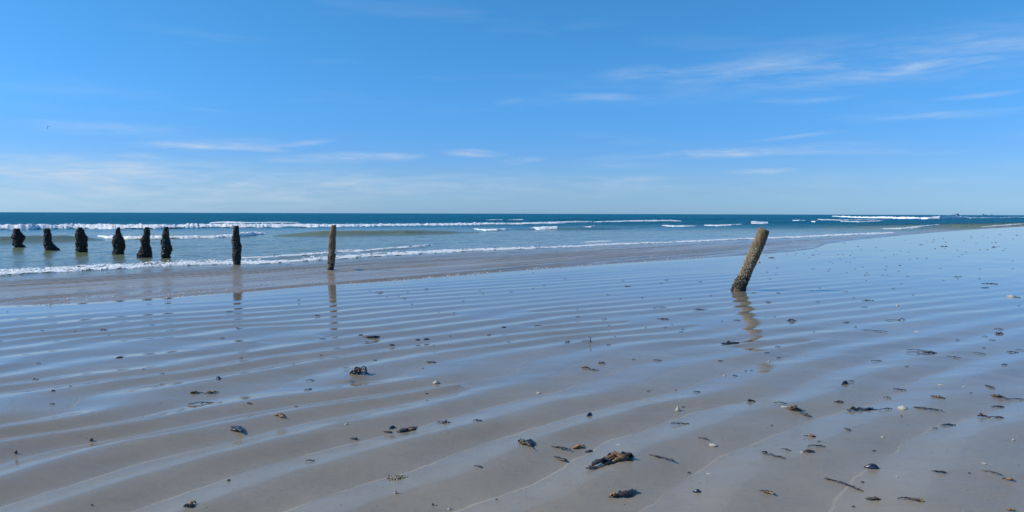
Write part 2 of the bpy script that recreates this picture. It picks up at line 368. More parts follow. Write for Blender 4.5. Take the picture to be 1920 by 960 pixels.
# ------------------------------------------------------------------ breakers: photo x, base y, thickness (pixels) of each line of white water
FOAM = {
 'outer breaker': dict(l='long white outer breaker rolling in below the left horizon', h=.62, segs=[[(-330,433,9),(-200,434,12),(0,431,13),(150,429,13),(290,429.5,12),(400,427,10),(520,426,8),(640,425.5,8),(760,424,7),(900,422,7),(960,421,6),(1050,419.5,5),(1110,417.5,3.5)],
    [(1112,417,2),(1130,417,3.5),(1190,416,4),(1262,415,3),(1278,415,1)]]),
 'spilling crest': dict(l='small white crest spilling just behind the long outer breaker', h=.5, segs=[[(393,418,1.5),(420,417.5,4),(470,418,3),(520,417.5,3),(560,417.5,1.5)],[(912,413.5,1.5),(930,413,3),(942,412.5,1)],[(948,413.5,1.5),(965,413.5,4.5),(976,413.5,6),(990,413.5,2)]]),
 'middle breaker': dict(l='short white breaker curling behind the fourth to seventh posts', h=.6, segs=[[(183,444,2.5),(200,447,6),(260,448.5,8),(330,447,7),(400,446,6.5),(440,444.5,8),(465,443,11),(480,441,9),(490,440,6),(497,439,2.5)]]),
 'scattered whitecap': dict(l='row of broken whitecaps in the middle of the sea before the leaning post', h=.6, segs=[[(888,430,2),(910,433,5),(932,433,5),(959,430,2)],[(988,430,2),(1010,431,4),(1045,430.5,5),(1053,428,2)],[(1092,427,2),(1108,427,4),(1118,425,2)],
    [(1241,424,1.5),(1262,425,3.5),(1290,425,3.5),(1306,424,2)],[(1320,422.5,2),(1345,423.5,4),(1370,423,4),(1391,421,2)]]),
 'distant whitecap': dict(l='small distant whitecaps on the sea right of the leaning post', h=.6, segs=[[(1408,419.5,1.5),(1416,419.8,3),(1432,419.5,2),(1440,419,1)],[(1486,414,1.5),(1498,414.5,3),(1510,414,1.5)],[(1521,416,2),(1529,416.5,4),(1534,415,1.5)],[(1533,412,1.5),(1560,413.3,2.5),(1590,413.8,2.5),(1640,412.5,3),(1667,411,1.5)],[(1576,415.6,1.5),(1610,416.6,2.5),(1650,415.6,3),(1657,414.6,1)]]),
 'far breaker': dict(l='bright white breaker far out under the ships on the right', h=.8, segs=[[(1560,405.8,1.5),(1575,407.5,2.6),(1620,408.5,2.8),(1680,410,3.6),(1740,411,4),(1762,411,6),(1785,410.5,5),(1812,410,4.5),(1822,410,2)],[(1700,411.2,1.5),(1760,410.3,2.5),(1850,409.3,2),(1920,408.6,2),(1990,408,2)]]),
 'shore breaker': dict(l='white foamy shore break washing round the posts', h=.34, segs=[[(-300,532,14),(-120,525,14),(0,518,14),(60,514,13),(150,509.5,13),(240,504.5,12),(330,499.5,12),(440,495.5,10),(520,494,8.5),(600,489,9),(700,482,9),(800,476,8),(900,470.5,7),(1000,467,5.5),(1080,463.5,4.5),(1150,459.5,4),(1230,456,3),(1300,453,3),(1380,450,3),(1440,447.5,3.4),(1500,446,3.6),(1600,441,4),(1670,437.5,3),(1677,437,1)]]),
 'second shore wave': dict(l='thin white wavelet following close behind the shore break', h=.4, segs=[[(452,484,2),(500,484,4),(560,480.5,5),(640,473.5,5),(700,471.5,5),(780,464.5,5),(805,461,4),(814,459,1.5)],[(1088,456,1.5),(1120,454.5,3),(1147,453.5,1.5)]]),
 'right shore wave': dict(l='low white wave reaching the beach at the far right', h=.5, segs=[[(1655,430,1.5),(1690,430,4),(1720,428,4),(1750,424.5,4),(1762,422.5,1.5)],[(1840,425.5,1),(1880,423.5,2),(1920,421,2),(1960,419.5,1)]]),
}
SWELL = [([(-250,458),(0,455),(120,452),(195,450)], .34, .8, 2.2), ([(512,443),(600,442),(760,439.5),(900,436)], .34, .8, 2.2), ([(930,431),(1090,430.5),(1200,429)], .28, 1.2, 3),
         ([(1090,422),(1400,419.5),(1560,417)], .3, 2, 5), ([(700,416),(1300,413),(1500,411)], .5, 3, 8), ([(640,476),(760,468),(830,462)], .07, .4, .8), ([(480,487),(600,482)], .07, .4, .8)]
LINES = []                                              # (theta array, base radius, height) of every wave, for the water surface
def line_arr(seg):
    th, rr = zip(*[polar(x, y) for x, y, *_ in seg]); return np.array(th), np.array(rr)
for k, d in FOAM.items():
    for seg in d['segs']:
        th, rr = line_arr(seg); hh = np.array([d['h'] * q[2] * r / F for q, r in zip(seg, rr)]); hh = np.minimum(hh, 1.6)
        LINES.append((th, rr, hh * .35, .9, 3.2))
for seg, h, wf, wb in SWELL:
    th, rr = line_arr(seg); LINES.append((th, rr, np.r_[0.2, np.ones(len(th) - 2), 0.2] * h if len(th) > 2 else np.array([.5, .5]) * h, wf / h, wb / h))
def waves(th, r):
    z = np.zeros_like(r)
    for T, B, H, wf, wb in LINES:
        sel = (th > T[0] - .004) & (th < T[-1] + .004)
        if not sel.any(): continue
        t, rr = th[sel], r[sel]
        b = np.exp(np.interp(t, T, np.log(B))); h = np.interp(t, T, H) * sst(T[0] - .004, T[0] + .004, t) * sst(T[-1] + .004, T[-1] - .004, t)
        q = rr - b - wf * .8 * h
        k = np.where(q < 0, np.exp(-(q / (wf * h + 1e-4)) ** 2), np.exp(-(q / (wb * h + 1e-4)) ** 2))
        z[sel] = np.maximum(z[sel], h * k)
    return z
_cs = FOAM['shore breaker']['segs'][0]; C_TH, C_R = line_arr(_cs); C_GAP = np.maximum(C_R - edge_r(C_TH), 3)
def shore_gap(th): return np.interp(th, C_TH, C_GAP)
def sea_z(X, Y, r, th):
    t = r - edge_r(th)
    u, v = X * SH[0] + Y * SH[1], -X * SH[1] + Y * SH[0]
    deep = sst(2, 14, t)
    z = .003 + waves(th, r); frac = t / shore_gap(th)
    # small ripples of the run-up, parallel to the shore
    ph = v * 1.75 + 1.1 * fbm(u * .10, v * .3, 8, 3)
    sw = (np.abs(np.sin(math.pi * ph)) ** .42 - .7)
    z += .105 * sw * (1 - sst(.72, 1.0, frac)) * sst(.8, 2.6, t) * np.clip(.5 + 1.7 * fbm(u * .13, v * 1.1, 21, 3), .08, 1.2) * (1 - .6 * sst(30, 60, r))
    z += deep * (.035 * fbm(u * .28, v * 1.0, 51, 4) + .030 * fbm(u * 1.0, v * 3.0, 55, 4, .6) * (1 - sst(60, 140, r)))
    z += sst(30, 110, r) * deep * .16 * fbm(u * .035, v * .16, 61, 4) * (1 - sst(600, 2500, r))
    te = t - 1.0 - 2.6 * fbm(u * .10, v * 1.7, 71, 4) - .9 * fbm(u * .5, v * 3.2, 73, 3)
    z -= .055 * sst(.9, -.7, te)
    return z, t, u, v, te
def build_sea():
    ths = np.r_[np.arange(-95, -37, 2), np.arange(-37, 37, .105), np.arange(37, 41.6, .3)] * math.pi / 180
    rs = gsteps((9.5, 60, .0048), (60, 260, .006), (260, 1500, .03), (1500, 60000, .12))
    X, Y, RR, TT, f = grid(rs, ths)
    T = RR - edge_r(TT)
    f = f[T[f].max(1) > -3]
    f, X, Y, RR, TT = compact(f, X, Y, RR, TT)
    z, t, u, v, te = sea_z(X, Y, RR, TT)
    o = link_mesh('sea', np.stack([X, Y, z], -1), f, M['sea']); tag(o, kind='structure')
    brown, grey, olive, teal, deep = [np.array(c) for c in ((.37, .29, .205), (.28, .285, .22), (.23, .245, .115), (.03, .15, .185), (.007, .162, .268))]
    n = fbm(u * .06, v * .2, 91, 3)
    def lerp(a, b, k): return a + (b - a) * k[:, None]
    fr = t / shore_gap(TT); c = lerp(np.tile(brown, (len(X), 1)), grey, sst(.5, 1.1, fr + .3 * n)); c = lerp(c, olive, sst(1.1, 1.9, fr + .3 * n)); c = lerp(c, teal, sst(42, 70, t + 8 * n)); c = lerp(c, deep, sst(66, 130, t + 8 * n))
    attr(o, 'runup', (1 - sst(.5, 1.1, fr + .3 * n)) * sst(.2, 3.0, te + .8 * n)); attr(o, 'body', c); attr(o, 'far', sst(45, 160, RR))
build_sea()

def build_foam():
    rnd = 0
    for name, d in FOAM.items():
        V, FC, off = [], [], 0
        for seg in d['segs']:
            rnd += 1
            T, B = line_arr(seg); TH = np.array([q[2] for q in seg])
            n = max(10, int((T[-1] - T[0]) / .0007)); th = np.linspace(T[0], T[-1], n)
            b = np.exp(np.interp(th, T, np.log(B))); thick = np.interp(th, T, TH)
            h = np.minimum(d['h'] * thick * b / F, 1.7)
            # depth of the white water from front to back: what the thickness leaves after the height
            back = np.minimum(np.maximum(h * 2.6, (1 - d['h'] * .8) * thick * b * b / (F * CAM_H)), 12)
            lacy = d['h'] < .41
            if lacy: back = back * 1.35
            m = 34 if lacy else 22; q = np.linspace(0, 1, m)
            Q = q[None, :] * np.ones((n, 1)); TT = th[:, None] * np.ones((1, m))
            arc = (np.cumsum(np.r_[0, np.diff(th)]) * b)[:, None] * np.ones((1, m)); hh = h[:, None] * np.ones((1, m)); bk = back[:, None] * np.ones((1, m))
            qm = Q * bk
            s = np.maximum(hh, .08)
            ua = np.cumsum(np.r_[0, np.diff(th)] * b / s[:, 0])[:, None] * np.ones((1, m)) + 40 * rnd; uq = qm / s
            wx = 1.6 * fbm(ua * .45, uq * .5, 500 + rnd, 3); wy = 1.6 * fbm(ua * .45 + 50, uq * .5, 530 + rnd, 3)
            big = fbm((ua * .8 + uq * .6) * .33 + wx * .5, (uq * .8 - ua * .6) * .42 + wy * .5, 300 + rnd, 4, .6)
            fine = fbm((ua * .6 + uq * .8) * 1.1 + wy, (uq * .6 - ua * .8) * 1.3 + wx, 400 + rnd, 4, .6)
            wob = .9 * s * fbm(ua * .22, 0 * ua, 200 + rnd, 4)
            RRr = b[:, None] + qm + wob - .2 * s
            prof = sst(-.03, .10, Q) * (1 - sst(.25, 1.0, Q)) ** .8
            lump = np.clip(.8 + .75 * big + .6 * fine, .08, 1.9)
            X, Y = RRr * np.sin(TT), RRr * np.cos(TT)
            z0 = sea_z(X.ravel(), Y.ravel(), RRr.ravel(), TT.ravel())[0].reshape(X.shape)
            Z = z0 + hh * (.85 if d['h'] > .45 else .7) * prof * lump + .006 + .012 * hh
            Z[:, 0] -= .15 * hh[:, 0]
            keep = fine * .6 + big * .7 + .95 - 1.45 * sst(.30, 1.0, Q) - .35 * sst(.08, 0, Q)
            if lacy:
                lace = fbm(arc / .16 + wx, qm / .34 + wy, 600 + rnd, 3, .65)
                keep = lace * 1.25 + big * .5 + .62 - .95 * sst(.15, 1.0, Q) - .2 * sst(.06, 0, Q) - .22 * sst(3, 1, thick)[:, None]
            idx = np.arange(n * m).reshape(n, m) + off
            kq = (keep[:-1, :-1] + keep[1:, 1:]) * .5 > .18
            f = np.stack([idx[:-1, :-1], idx[1:, :-1], idx[1:, 1:], idx[:-1, 1:]], -1)[kq]
            V.append(np.stack([X, Y, Z], -1).reshape(-1, 3)); FC.append(f); off += n * m
        V, FC = np.concatenate(V), np.concatenate(FC)
        FC, V = compact(FC, V)
        tag(link_mesh(name.replace(' ', '_'), V, FC[:, ::-1], M['foam']), d['l'], 'wave foam', None, 'stuff')
build_foam()

# ------------------------------------------------------------------ posts of the old groyne
def wood_material(name, c1, c2, c3, grey):
    m, t, p = new_mat(name); co = obj_co(t)
    n1 = noise(t, vmap(t, co, (26, 26, 3)), 1, 6, .6, .6); n2 = noise(t, co, 7, 5, .6)
    base = ramp(t, n1, [(.3, c1), (.5, c2), (.72, c3)])
    base = mixc(t, mapr(t, n2, .48, .68, 0, .75), base, grey)
    put(t, p.inputs['Base Color'], base); p.inputs['Roughness'].default_value = .8; p.inputs['Specular IOR Level'].default_value = .25
    put(t, p.inputs['Normal'], bump(t, mth(t, 'ADD', n1, mth(t, 'MULTIPLY', noise(t, co, 60, 5, .7), .6)), .9, .012))
    return m
M['wood'] = wood_material('weathered_timber', (.055, .035, .02), (.21, .135, .075), (.40, .27, .155), (.17, .115, .065, 1))
M['wood_pale'] = wood_material('weathered_timber_pale', (.05, .038, .022), (.19, .132, .075), (.36, .26, .15), (.135, .108, .05, 1))
M['wood_dark'] = wood_material('algae_dark_timber', (.010, .008, .006), (.028, .022, .016), (.06, .046, .032), (.024, .022, .018, 1))
M['mussel'] = simple_mat('mussel_shell_black', (.006, .006, .010), (.032, .030, .034), 40, .42, .5, .004, .5)
M['barnacle'] = simple_mat('barnacle_crust', (.12, .09, .055), (.60, .52, .38), 55, .85, .6, .004, .2)
M['weed'] = simple_mat('green_black_weed', (.012, .012, .008), (.05, .045, .022), 30, .5, .5, .004, .4)

ICO_V = None
def _ico():
    global ICO_V, ICO_F
    g = (1 + 5 ** .5) / 2
    v = np.array([(-1, g, 0), (1, g, 0), (-1, -g, 0), (1, -g, 0), (0, -1, g), (0, 1, g), (0, -1, -g), (0, 1, -g), (g, 0, -1), (g, 0, 1), (-g, 0, -1), (-g, 0, 1)], float)
    ICO_V = v / np.linalg.norm(v[0])
    ICO_F = np.array([(0, 11, 5), (0, 5, 1), (0, 1, 7), (0, 7, 10), (0, 10, 11), (1, 5, 9), (5, 11, 4), (11, 10, 2), (10, 7, 6), (7, 1, 8), (3, 9, 4), (3, 4, 2), (3, 2, 6), (3, 6, 8), (3, 8, 9), (4, 9, 5), (2, 4, 11), (6, 2, 10), (8, 6, 7), (9, 8, 1)])
_ico()
def lumps(name, spots, mat, parent, rng, smooth=True):
    """spots: (point, outward normal, (size along, across, out)); many small shells grown together in one crust"""
    V, FC = [], []
    for k, (p, nrm, s) in enumerate(spots):
        nrm = nrm / (np.linalg.norm(nrm) + 1e-9); a = np.cross(nrm, rng.normal(size=3)); a /= np.linalg.norm(a) + 1e-9; c = np.cross(nrm, a)
        v = ICO_V * (1 + .22 * rng.uniform(-1, 1, (12, 1)))
        V.append(p + v[:, :1] * a * s[0] + v[:, 1:2] * c * s[1] + v[:, 2:] * nrm * s[2]); FC.append(ICO_F + 12 * k)
    return link_mesh(name, np.concatenate(V), np.concatenate(FC), mat, parent, smooth)

def make_post(rows, label, wood, crust, seed, group, tilt=0, wobble=.12, skin=.014):
    """rows: (photo y, left x, right x) from top to foot; the foot row says where it stands"""
    rng = np.random.default_rng(seed)
    yb, xl, xr = rows[-1]; base = G((xl + xr) / 2, yb); dist = math.hypot(*base)
    root = empty('timber_post', base[0], base[1], 0, label, 'wooden post', group)
    v0 = base / dist; rt = np.array([v0[1], -v0[0]])            # sideways as seen from the beach
    depth = base[1]
    prof = []
    for y, l, r in rows:
        zz = CAM_H + (base @ v0) * ray((l + r) / 2, y)[2] / (ray((l + r) / 2, y)[:2] @ v0)
        cx = ((l + r) / 2 - (xl + xr) / 2) * depth / F; prof.append((max(zz, 0), cx, (r - l) / 2 * depth / F - skin))
    prof = np.array(prof)[::-1]; prof[:, 0] = np.maximum.accumulate(prof[:, 0] + np.arange(len(prof)) * 1e-4)
    top = prof[-1, 0]; n_a, n_z = 36, 56
    zs = np.linspace(-.4, top, n_z); ang = np.linspace(0, 2 * math.pi, n_a, endpoint=False)
    A, Z = np.meshgrid(ang, zs)
    rad = np.interp(Z, prof[:, 0], prof[:, 2]); cx = np.interp(Z, prof[:, 0], prof[:, 1])
    rough = wobble * (fbm(np.cos(A) * 1.8 + seed, Z * 7 + np.sin(A) * 1.8, seed, 4, .6)) + .022 * vn(A * 5.7, Z * 2 + seed, seed + 5)
    rr = rad * (1 + rough * 1.5); core = rad.min() * 1.0
    dep = np.minimum(rr, core + .5 * (rr - core))               # the crust bulges less in depth
    loc = cx + rr * np.cos(A); fw = dep * np.sin(A)
    ztop = top + tilt * (loc - prof[-1, 1])
    ZZ = np.where(Z > top - .16, Z + (ztop - top) * np.clip((Z - top + .16) / .16, 0, 1), Z)
    P = np.stack([rt[0] * loc + v0[0] * fw, rt[1] * loc + v0[1] * fw, ZZ], -1)
    idx = np.arange(n_z * n_a).reshape(n_z, n_a)
    f = np.stack([idx[:-1], np.roll(idx, -1, 1)[:-1], np.roll(idx, -1, 1)[1:], idx[1:]], -1).reshape(-1, 4)
    V = P.reshape(-1, 3); FCS = [tuple(q) for q in f.tolist()]
    ring = idx[-1]; inner = []                                   # worn, slightly dished end grain
    for k, (sc_, dz) in enumerate(((.86, .008), (.5, -.006))):
        c = P[-1].mean(0); q = c + (P[-1] - c) * sc_; q[:, 2] += dz + .012 * rng.uniform(-1, 1, n_a)
        ids = np.arange(len(V), len(V) + n_a); V = np.r_[V, q]
        FCS += [(int(ring[i]), int(ring[(i + 1) % n_a]), int(ids[(i + 1) % n_a]), int(ids[i])) for i in range(n_a)]; ring = ids
    FCS.append(tuple(int(i) for i in ring))
    link_mesh('timber', V, FCS, M[wood], root)
    def scatter(n, zlo, zhi, dens=None):
        out = []
        while len(out) < n:
            z = rng.uniform(zlo, zhi); a = rng.uniform(0, 2 * math.pi)
            if dens is not None and rng.uniform() > dens(a, z): continue
            i = int((z + .4) / (top + .4) * (n_z - 1)); j = int(a / (2 * math.pi) * n_a) % n_a
            i = min(max(i, 0), n_z - 1)
            p = P[i, j]; nr = np.array([rt[0] * math.cos(a) + v0[0] * math.sin(a), rt[1] * math.cos(a) + v0[1] * math.sin(a), .15])
            out.append((p, nr, z))
        return out
    for kind, n, lo, hi, mat, s in crust:
        sp = [(p, nr, (s * rng.uniform(.6, 1.5), s * rng.uniform(.5, 1.0), s * rng.uniform(.35, .9))) for p, nr, z in scatter(n, lo * top, hi * top, lambda a, z: .12 + .88 * (fbm(np.array([a * 1.3]), np.array([z * 4.0]), seed + 9, 3)[0] > -.02))]
        tag(lumps(kind, sp, M[mat], root, rng), kind='stuff')
    return root
def sc_rows(rows, s, x0, y0): return [(y / s + y0, l / s + x0, r / s + x0) for y, l, r in rows]
PG = 'old posts standing in a row in the shallow water'
A = (5.647, 0, 380); B = (5.0526, 330, 380)
DK = [('mussel_crust', 240, -.1, .78, 'mussel', .038), ('barnacle_patch', 22, .3, .95, 'barnacle', .012), ('weed_tuft', 50, -.1, .6, 'weed', .045)]
make_post(sc_rows([(275,162,222),(300,155,225),(330,148,245),(350,137,260),(368,131,264),(390,155,256),(420,150,236),(440,149,234),(460,164,258),(476,178,272)], *A), 'short black post leaning left with bulging middle, farthest out at the left end', 'wood_dark', DK, 11, PG)
make_post(sc_rows([(275,485,540),(300,475,548),(350,480,553),(400,478,553),(440,475,568),(470,475,592),(488,480,612),(504,485,630)], *A), 'black post with a foot flaring out to the right, second from the left', 'wood_dark', DK, 12, PG)
make_post(sc_rows([(263,835,880),(290,815,895),(330,805,905),(370,803,925),(400,815,922),(430,808,915),(450,815,920),(480,810,915),(500,810,926),(526,810,922)], *A), 'knobbly black mussel covered post, third from the left', 'wood_dark', DK, 13, PG)
make_post(sc_rows([(262,1247,1280),(290,1230,1283),(320,1225,1285),(350,1215,1295),(380,1200,1305),(410,1198,1320),(450,1200,1325),(490,1205,1320),(515,1198,1302),(549,1198,1315)], *A), 'black post with a narrow top and a swollen crusted lower half', 'wood_dark', DK, 14, PG)
make_post(sc_rows([(262,1537,1585),(290,1525,1590),(330,1523,1597),(360,1515,1592),(400,1487,1590),(440,1500,1590),(480,1490,1595),(520,1475,1600),(550,1460,1605),(577,1460,1608)], *A), 'dark post widening like a skirt towards the water, fifth from the left', 'wood_dark', DK, 15, PG)
make_post(sc_rows([(260,1742,1793),(300,1733,1797),(350,1720,1798),(390,1718,1800),(410,1712,1805),(440,1718,1808),(490,1715,1822),(520,1712,1815),(550,1712,1800),(589,1718,1805)], *A), 'dark brown post with a lump low on its right side, close beside the skirted one', 'wood_dark', [('mussel_crust', 260, -.1, .62, 'mussel', .045), ('barnacle_patch', 60, .3, .95, 'barnacle', .015)], 16, PG)
make_post(sc_rows([(222,553,605),(260,543,607),(300,540,609),(340,537,612),(370,530,616),(400,540,622),(440,538,624),(480,537,618),(520,537,615),(560,540,612),(591,546,609)], *B), 'tall dark post standing alone at the edge of the foam', 'wood_dark', [('mussel_crust', 300, -.1, .74, 'mussel', .032), ('barnacle_patch', 90, .3, .98, 'barnacle', .012)], 17, PG)
make_post(sc_rows([(215,1472,1525),(250,1462,1526),(300,1452,1522),(350,1447,1520),(400,1442,1518),(450,1440,1515),(480,1445,1508),(510,1440,1515),(550,1437,1506),(600,1435,1502),(641,1434,1497)], *B), 'tall brown timber post with bare sunlit wood, nearest of the upright row', 'wood', [('mussel_crust', 200, -.1, .36, 'mussel', .028), ('barnacle_patch', 160, .1, .9, 'barnacle', .011)], 18, PG, tilt=.1, wobble=.09)
make_post(sc_rows([(107,420,488),(121,413,488),(150,400,484),(200,380,468),(250,362,447),(300,341,427),(350,323,406),(400,301,382),(450,274,366),(480,257,354),(512,249,347)], 3.554, 1300, 400),
          'thick barnacled post leaning to the right, alone on the wet sand', 'wood_pale', [('barnacle_crust', 620, .12, .70, 'barnacle', .0155), ('barnacle_fringe', 120, .5, .84, 'barnacle', .012), ('mussel_crust', 620, -.1, .25, 'mussel', .018), ('mussel_patch', 120, .2, .5, 'mussel', .013)], 19, None, tilt=-.40, wobble=.05, skin=.004)

# ------------------------------------------------------------------ birds and ships
M['bird'] = simple_mat('bird_feathers', (.05, .05, .055), (.16, .16, .165), 30, .7, 0)
M['ship'] = simple_mat('ship_haze_blue', (.16, .22, .28), (.22, .28, .34), 2, .6, 0)  # distance haze mixed into the ships' colour; the air itself has none
def ellipsoid(p, s, seg=8):
    V = [(p[0], p[1], p[2] - s[2])]; FC = []
    for i in range(1, seg // 2):
        a = math.pi * i / (seg // 2) - math.pi / 2
        V += [(p[0] + s[0] * math.cos(a) * math.cos(b), p[1] + s[1] * math.cos(a) * math.sin(b), p[2] + s[2] * math.sin(a)) for b in np.linspace(0, 2 * math.pi, seg, endpoint=False)]
    V.append((p[0], p[1], p[2] + s[2])); n = seg // 2 - 1
    for k in range(seg): FC.append((0, 1 + (k + 1) % seg, 1 + k)); FC.append((len(V) - 1, 1 + (n - 1) * seg + k, 1 + (n - 1) * seg + (k + 1) % seg))
    for i in range(n - 1):
        for k in range(seg): a, b2 = 1 + i * seg + k, 1 + i * seg + (k + 1) % seg; FC.append((a, b2, b2 + seg, a + seg))
    return V, FC
def bird(px, py, dist, span, up, label, turn):
    c = ray(px, py) * dist; root = empty('seabird', c[0], c[1], c[2] + CAM_H, label, 'bird'); root.rotation_euler = (0, 0, turn)
    link_mesh('body', *ellipsoid((0, 0, 0), (.13 * span, .04 * span, .04 * span)), M['bird'], root)
    link_mesh('head', *ellipsoid((.14 * span, 0, .01 * span), (.04 * span, .028 * span, .028 * span), 6), M['bird'], root)
    link_mesh('tail', [(-.1 * span, -.02 * span, 0), (-.1 * span, .02 * span, 0), (-.2 * span, .05 * span, 0), (-.2 * span, -.05 * span, 0), (-.12 * span, 0, .015 * span)], [(0, 3, 2, 1), (0, 1, 4), (1, 2, 4), (2, 3, 4), (3, 0, 4)], M['bird'], root, False)
    for sgn, (e1, e2) in zip((-1, 1), up):
        y1, z1 = .24 * span * math.cos(e1), .24 * span * math.sin(e1); y2, z2 = y1 + .28 * span * math.cos(e2), z1 + .28 * span * math.sin(e2)
        pts = [(.06, 0, .01), (-.05, 0, .01), (.085, y1 / span, z1 / span), (-.04, y1 / span, z1 / span), (-.03, y2 / span, z2 / span)]
        V = [(x * span, sgn * y * span, z * span + d) for d in (.006 * span, -.006 * span) for x, y, z in pts]
        FC = [(0, 1, 3, 2), (2, 3, 4), (5, 7, 8, 6), (7, 9, 8), (0, 2, 7, 5), (2, 4, 9, 7), (1, 6, 8, 3), (3, 8, 9, 4), (0, 5, 6, 1)]
        link_mesh('wing', V, FC, M['bird'], root, False)
bird(90, 237, 62, .42, ((-1.2, -1.5), (.1, -.1)), 'small dark bird flying high above the left end of the post row', R(-90))
bird(435, 344, 130, .55, ((-.1, -.6), (.0, -.5)), 'tiny pale grey bird low over the sea above the tall lone dark post', R(-75))

def box(cx, cz, w, h, d): return [(cx + sx * w / 2, sy * d / 2, cz + sz * h) for sz in (0, 1) for sy in (-1, 1) for sx in (-1, 1)], [(0, 2, 3, 1), (4, 5, 7, 6), (0, 1, 5, 4), (2, 6, 7, 3), (0, 4, 6, 2), (1, 3, 7, 5)]
def ship(x0, x1, ytop, label, style):
    v = ray((x0 + x1) / 2, 402.5); d = 4200.0
    k = d / math.hypot(v[0], v[1]); c = (v[0] * k, v[1] * k); L = (x1 - x0) * v[1] * k / F; H = 1.1 * L * (402.5 - ytop) / (x1 - x0)
    root = empty('ship', c[0], c[1], -.4, label, 'ship', 'ships on the horizon')
    hull = [(-.5 * L, -.07 * L, .32 * H), (.40 * L, -.07 * L, .32 * H), (.5 * L, 0, .40 * H), (.40 * L, .07 * L, .32 * H), (-.5 * L, .07 * L, .32 * H), (-.46 * L, -.05 * L, 0), (.38 * L, -.05 * L, 0), (.44 * L, 0, 0), (.38 * L, .05 * L, 0), (-.46 * L, .05 * L, 0)]
    link_mesh('hull', hull, [(0, 1, 2, 3, 4), (9, 8, 7, 6, 5), (0, 5, 6, 1), (1, 6, 7, 2), (2, 7, 8, 3), (3, 8, 9, 4), (4, 9, 5, 0)], M['ship'], root, False)
    link_mesh('deckhouse', *box(style * .24 * L, .34 * H, .28 * L, .4 * H, .1 * L), M['ship'], root, False)
    link_mesh('funnel', *box(style * .15 * L, .745 * H, .08 * L, .18 * H, .05 * L), M['ship'], root, False)
    link_mesh('mast', *box(-style * .25 * L, .34 * H, .03 * L, .66 * H, .03 * L), M['ship'], root, False)
ship(1785, 1799, 398.6, 'faint grey ship on the horizon above the far breaker, left of two others', 1)
ship(1841, 1851, 399.2, 'grey blocky ship on the horizon, larger of the right hand pair', -1)
ship(1855, 1861, 399.8, 'tiniest grey ship at the right end of the group on the horizon', 1)

# ------------------------------------------------------------------ weed, shells and scraps on the sand
M['dark'] = simple_mat('dark_wet_weed', (.018, .013, .010), (.066, .046, .031), 60, .32, .4, .003, .5)
M['brown'] = simple_mat('brown_kelp', (.11, .055, .018), (.30, .17, .065), 40, .34, .4, .003, .5)
M['orange'] = simple_mat('orange_tan_kelp', (.26, .12, .04), (.48, .25, .10), 50, .5, .4, .003, .4)
M['olive'] = simple_mat('olive_weed', (.07, .06, .03), (.16, .135, .075), 50, .5, .4, .003, .4)
M['red'] = simple_mat('dark_red_weed', (.05, .012, .010), (.14, .035, .028), 50, .45, .4, .003, .4)
M['shell'] = simple_mat('pale_shell', (.30, .26, .20), (.58, .53, .44), 90, .55, .4, .002, .4)
M['blue'] = simple_mat('blue_mussel_shell', (.008, .012, .026), (.03, .04, .07), 60, .3, .3, .002, .5)
M['grey'] = simple_mat('grey_pebble', (.05, .05, .055), (.16, .155, .15), 60, .6, .4, .002, .4)

def ribbon(pts, w, thick=.003, frill=.18, rng=None):
    """a blade of weed along a path: lens-shaped in section, frilled edges, tapering at both ends"""
    pts = np.asarray(pts, float); n = len(pts); V = []
    tan = np.gradient(pts, axis=0); tan /= np.linalg.norm(tan, axis=1)[:, None] + 1e-9
    for i in range(n):
        k = i / (n - 1); ww = w * .5 * (.25 + .75 * math.sin(math.pi * min(max(k, .04), .96)) ** .6) * (1 + frill * rng.normal())
        side = np.cross(tan[i], (0, 0, 1)); side /= np.linalg.norm(side) + 1e-6; roll = rng.normal() * .22
        up = np.cross(side, tan[i]); s = side * math.cos(roll) + up * math.sin(roll); u = np.cross(s, tan[i])
        V += [pts[i] - s * ww, pts[i] + u * thick, pts[i] + s * ww, pts[i] - u * thick]
    FC = []
    for i in range(n - 1):
        for j in range(4): a, b = 4 * i + j, 4 * i + (j + 1) % 4; FC.append((a, b, b + 4, a + 4))
    FC += [(3, 2, 1, 0), tuple(4 * n - 4 + j for j in range(4))]
    V = np.array(V); V[:, 2] = np.maximum(V[:, 2], -.002)
    return V, FC
def merge(parts):
    V, FC, o = [], [], 0
    for v, f in parts:
        V.append(np.asarray(v, float)); FC += [tuple(i + o for i in q) for q in f]; o += len(v)
    return np.concatenate(V), FC
def strand(rng, a, b, w, lift=.0, wig=.18, n=9):
    a, b = np.array(a, float), np.array(b, float); L = np.linalg.norm(b - a) + 1e-6; d = (b - a) / L; nrm = np.array([-d[1], d[0]])
    ph, am = rng.uniform(0, 6.28), wig * L * rng.uniform(.4, 1)
    out = []
    for i in range(n):
        k = i / (n - 1); off = am * math.sin(ph + k * rng.uniform(3.5, 4.2)) * .5
        q = a + d * L * k + nrm * off; z = .003 + .75 * lift * math.sin(math.pi * k) ** 1.2 * rng.uniform(.8, 1.2) + .0025 * abs(rng.normal())
        out.append((q[0], q[1], z))
    return ribbon(out, w, rng=rng)
def shell_dome(rng, w, hgt, ribs=9, cone=.7):
    """fan or limpet shell: ribbed dome with a rim"""
    V, FC, n, m = [], [], 18, 5
    for j in range(m):
        k = j / (m - 1)
        for i in range(n):
            a = 2 * math.pi * i / n; r = (w / 2) * (1 - k) * (1 + .10 * math.cos(ribs * a) * (1 - k)); V.append((r * math.cos(a) * 1.1, r * math.sin(a) * .85, hgt * k ** cone))
    V.append((0, 0, -.003)); c = len(V) - 1
    for j in range(m - 1):
        for i in range(n): a, b = j * n + i, j * n + (i + 1) % n; FC.append((a, b, b + n, a + n))
    FC += [(c, (i + 1) % n, i) for i in range(n)]
    return np.array(V), FC
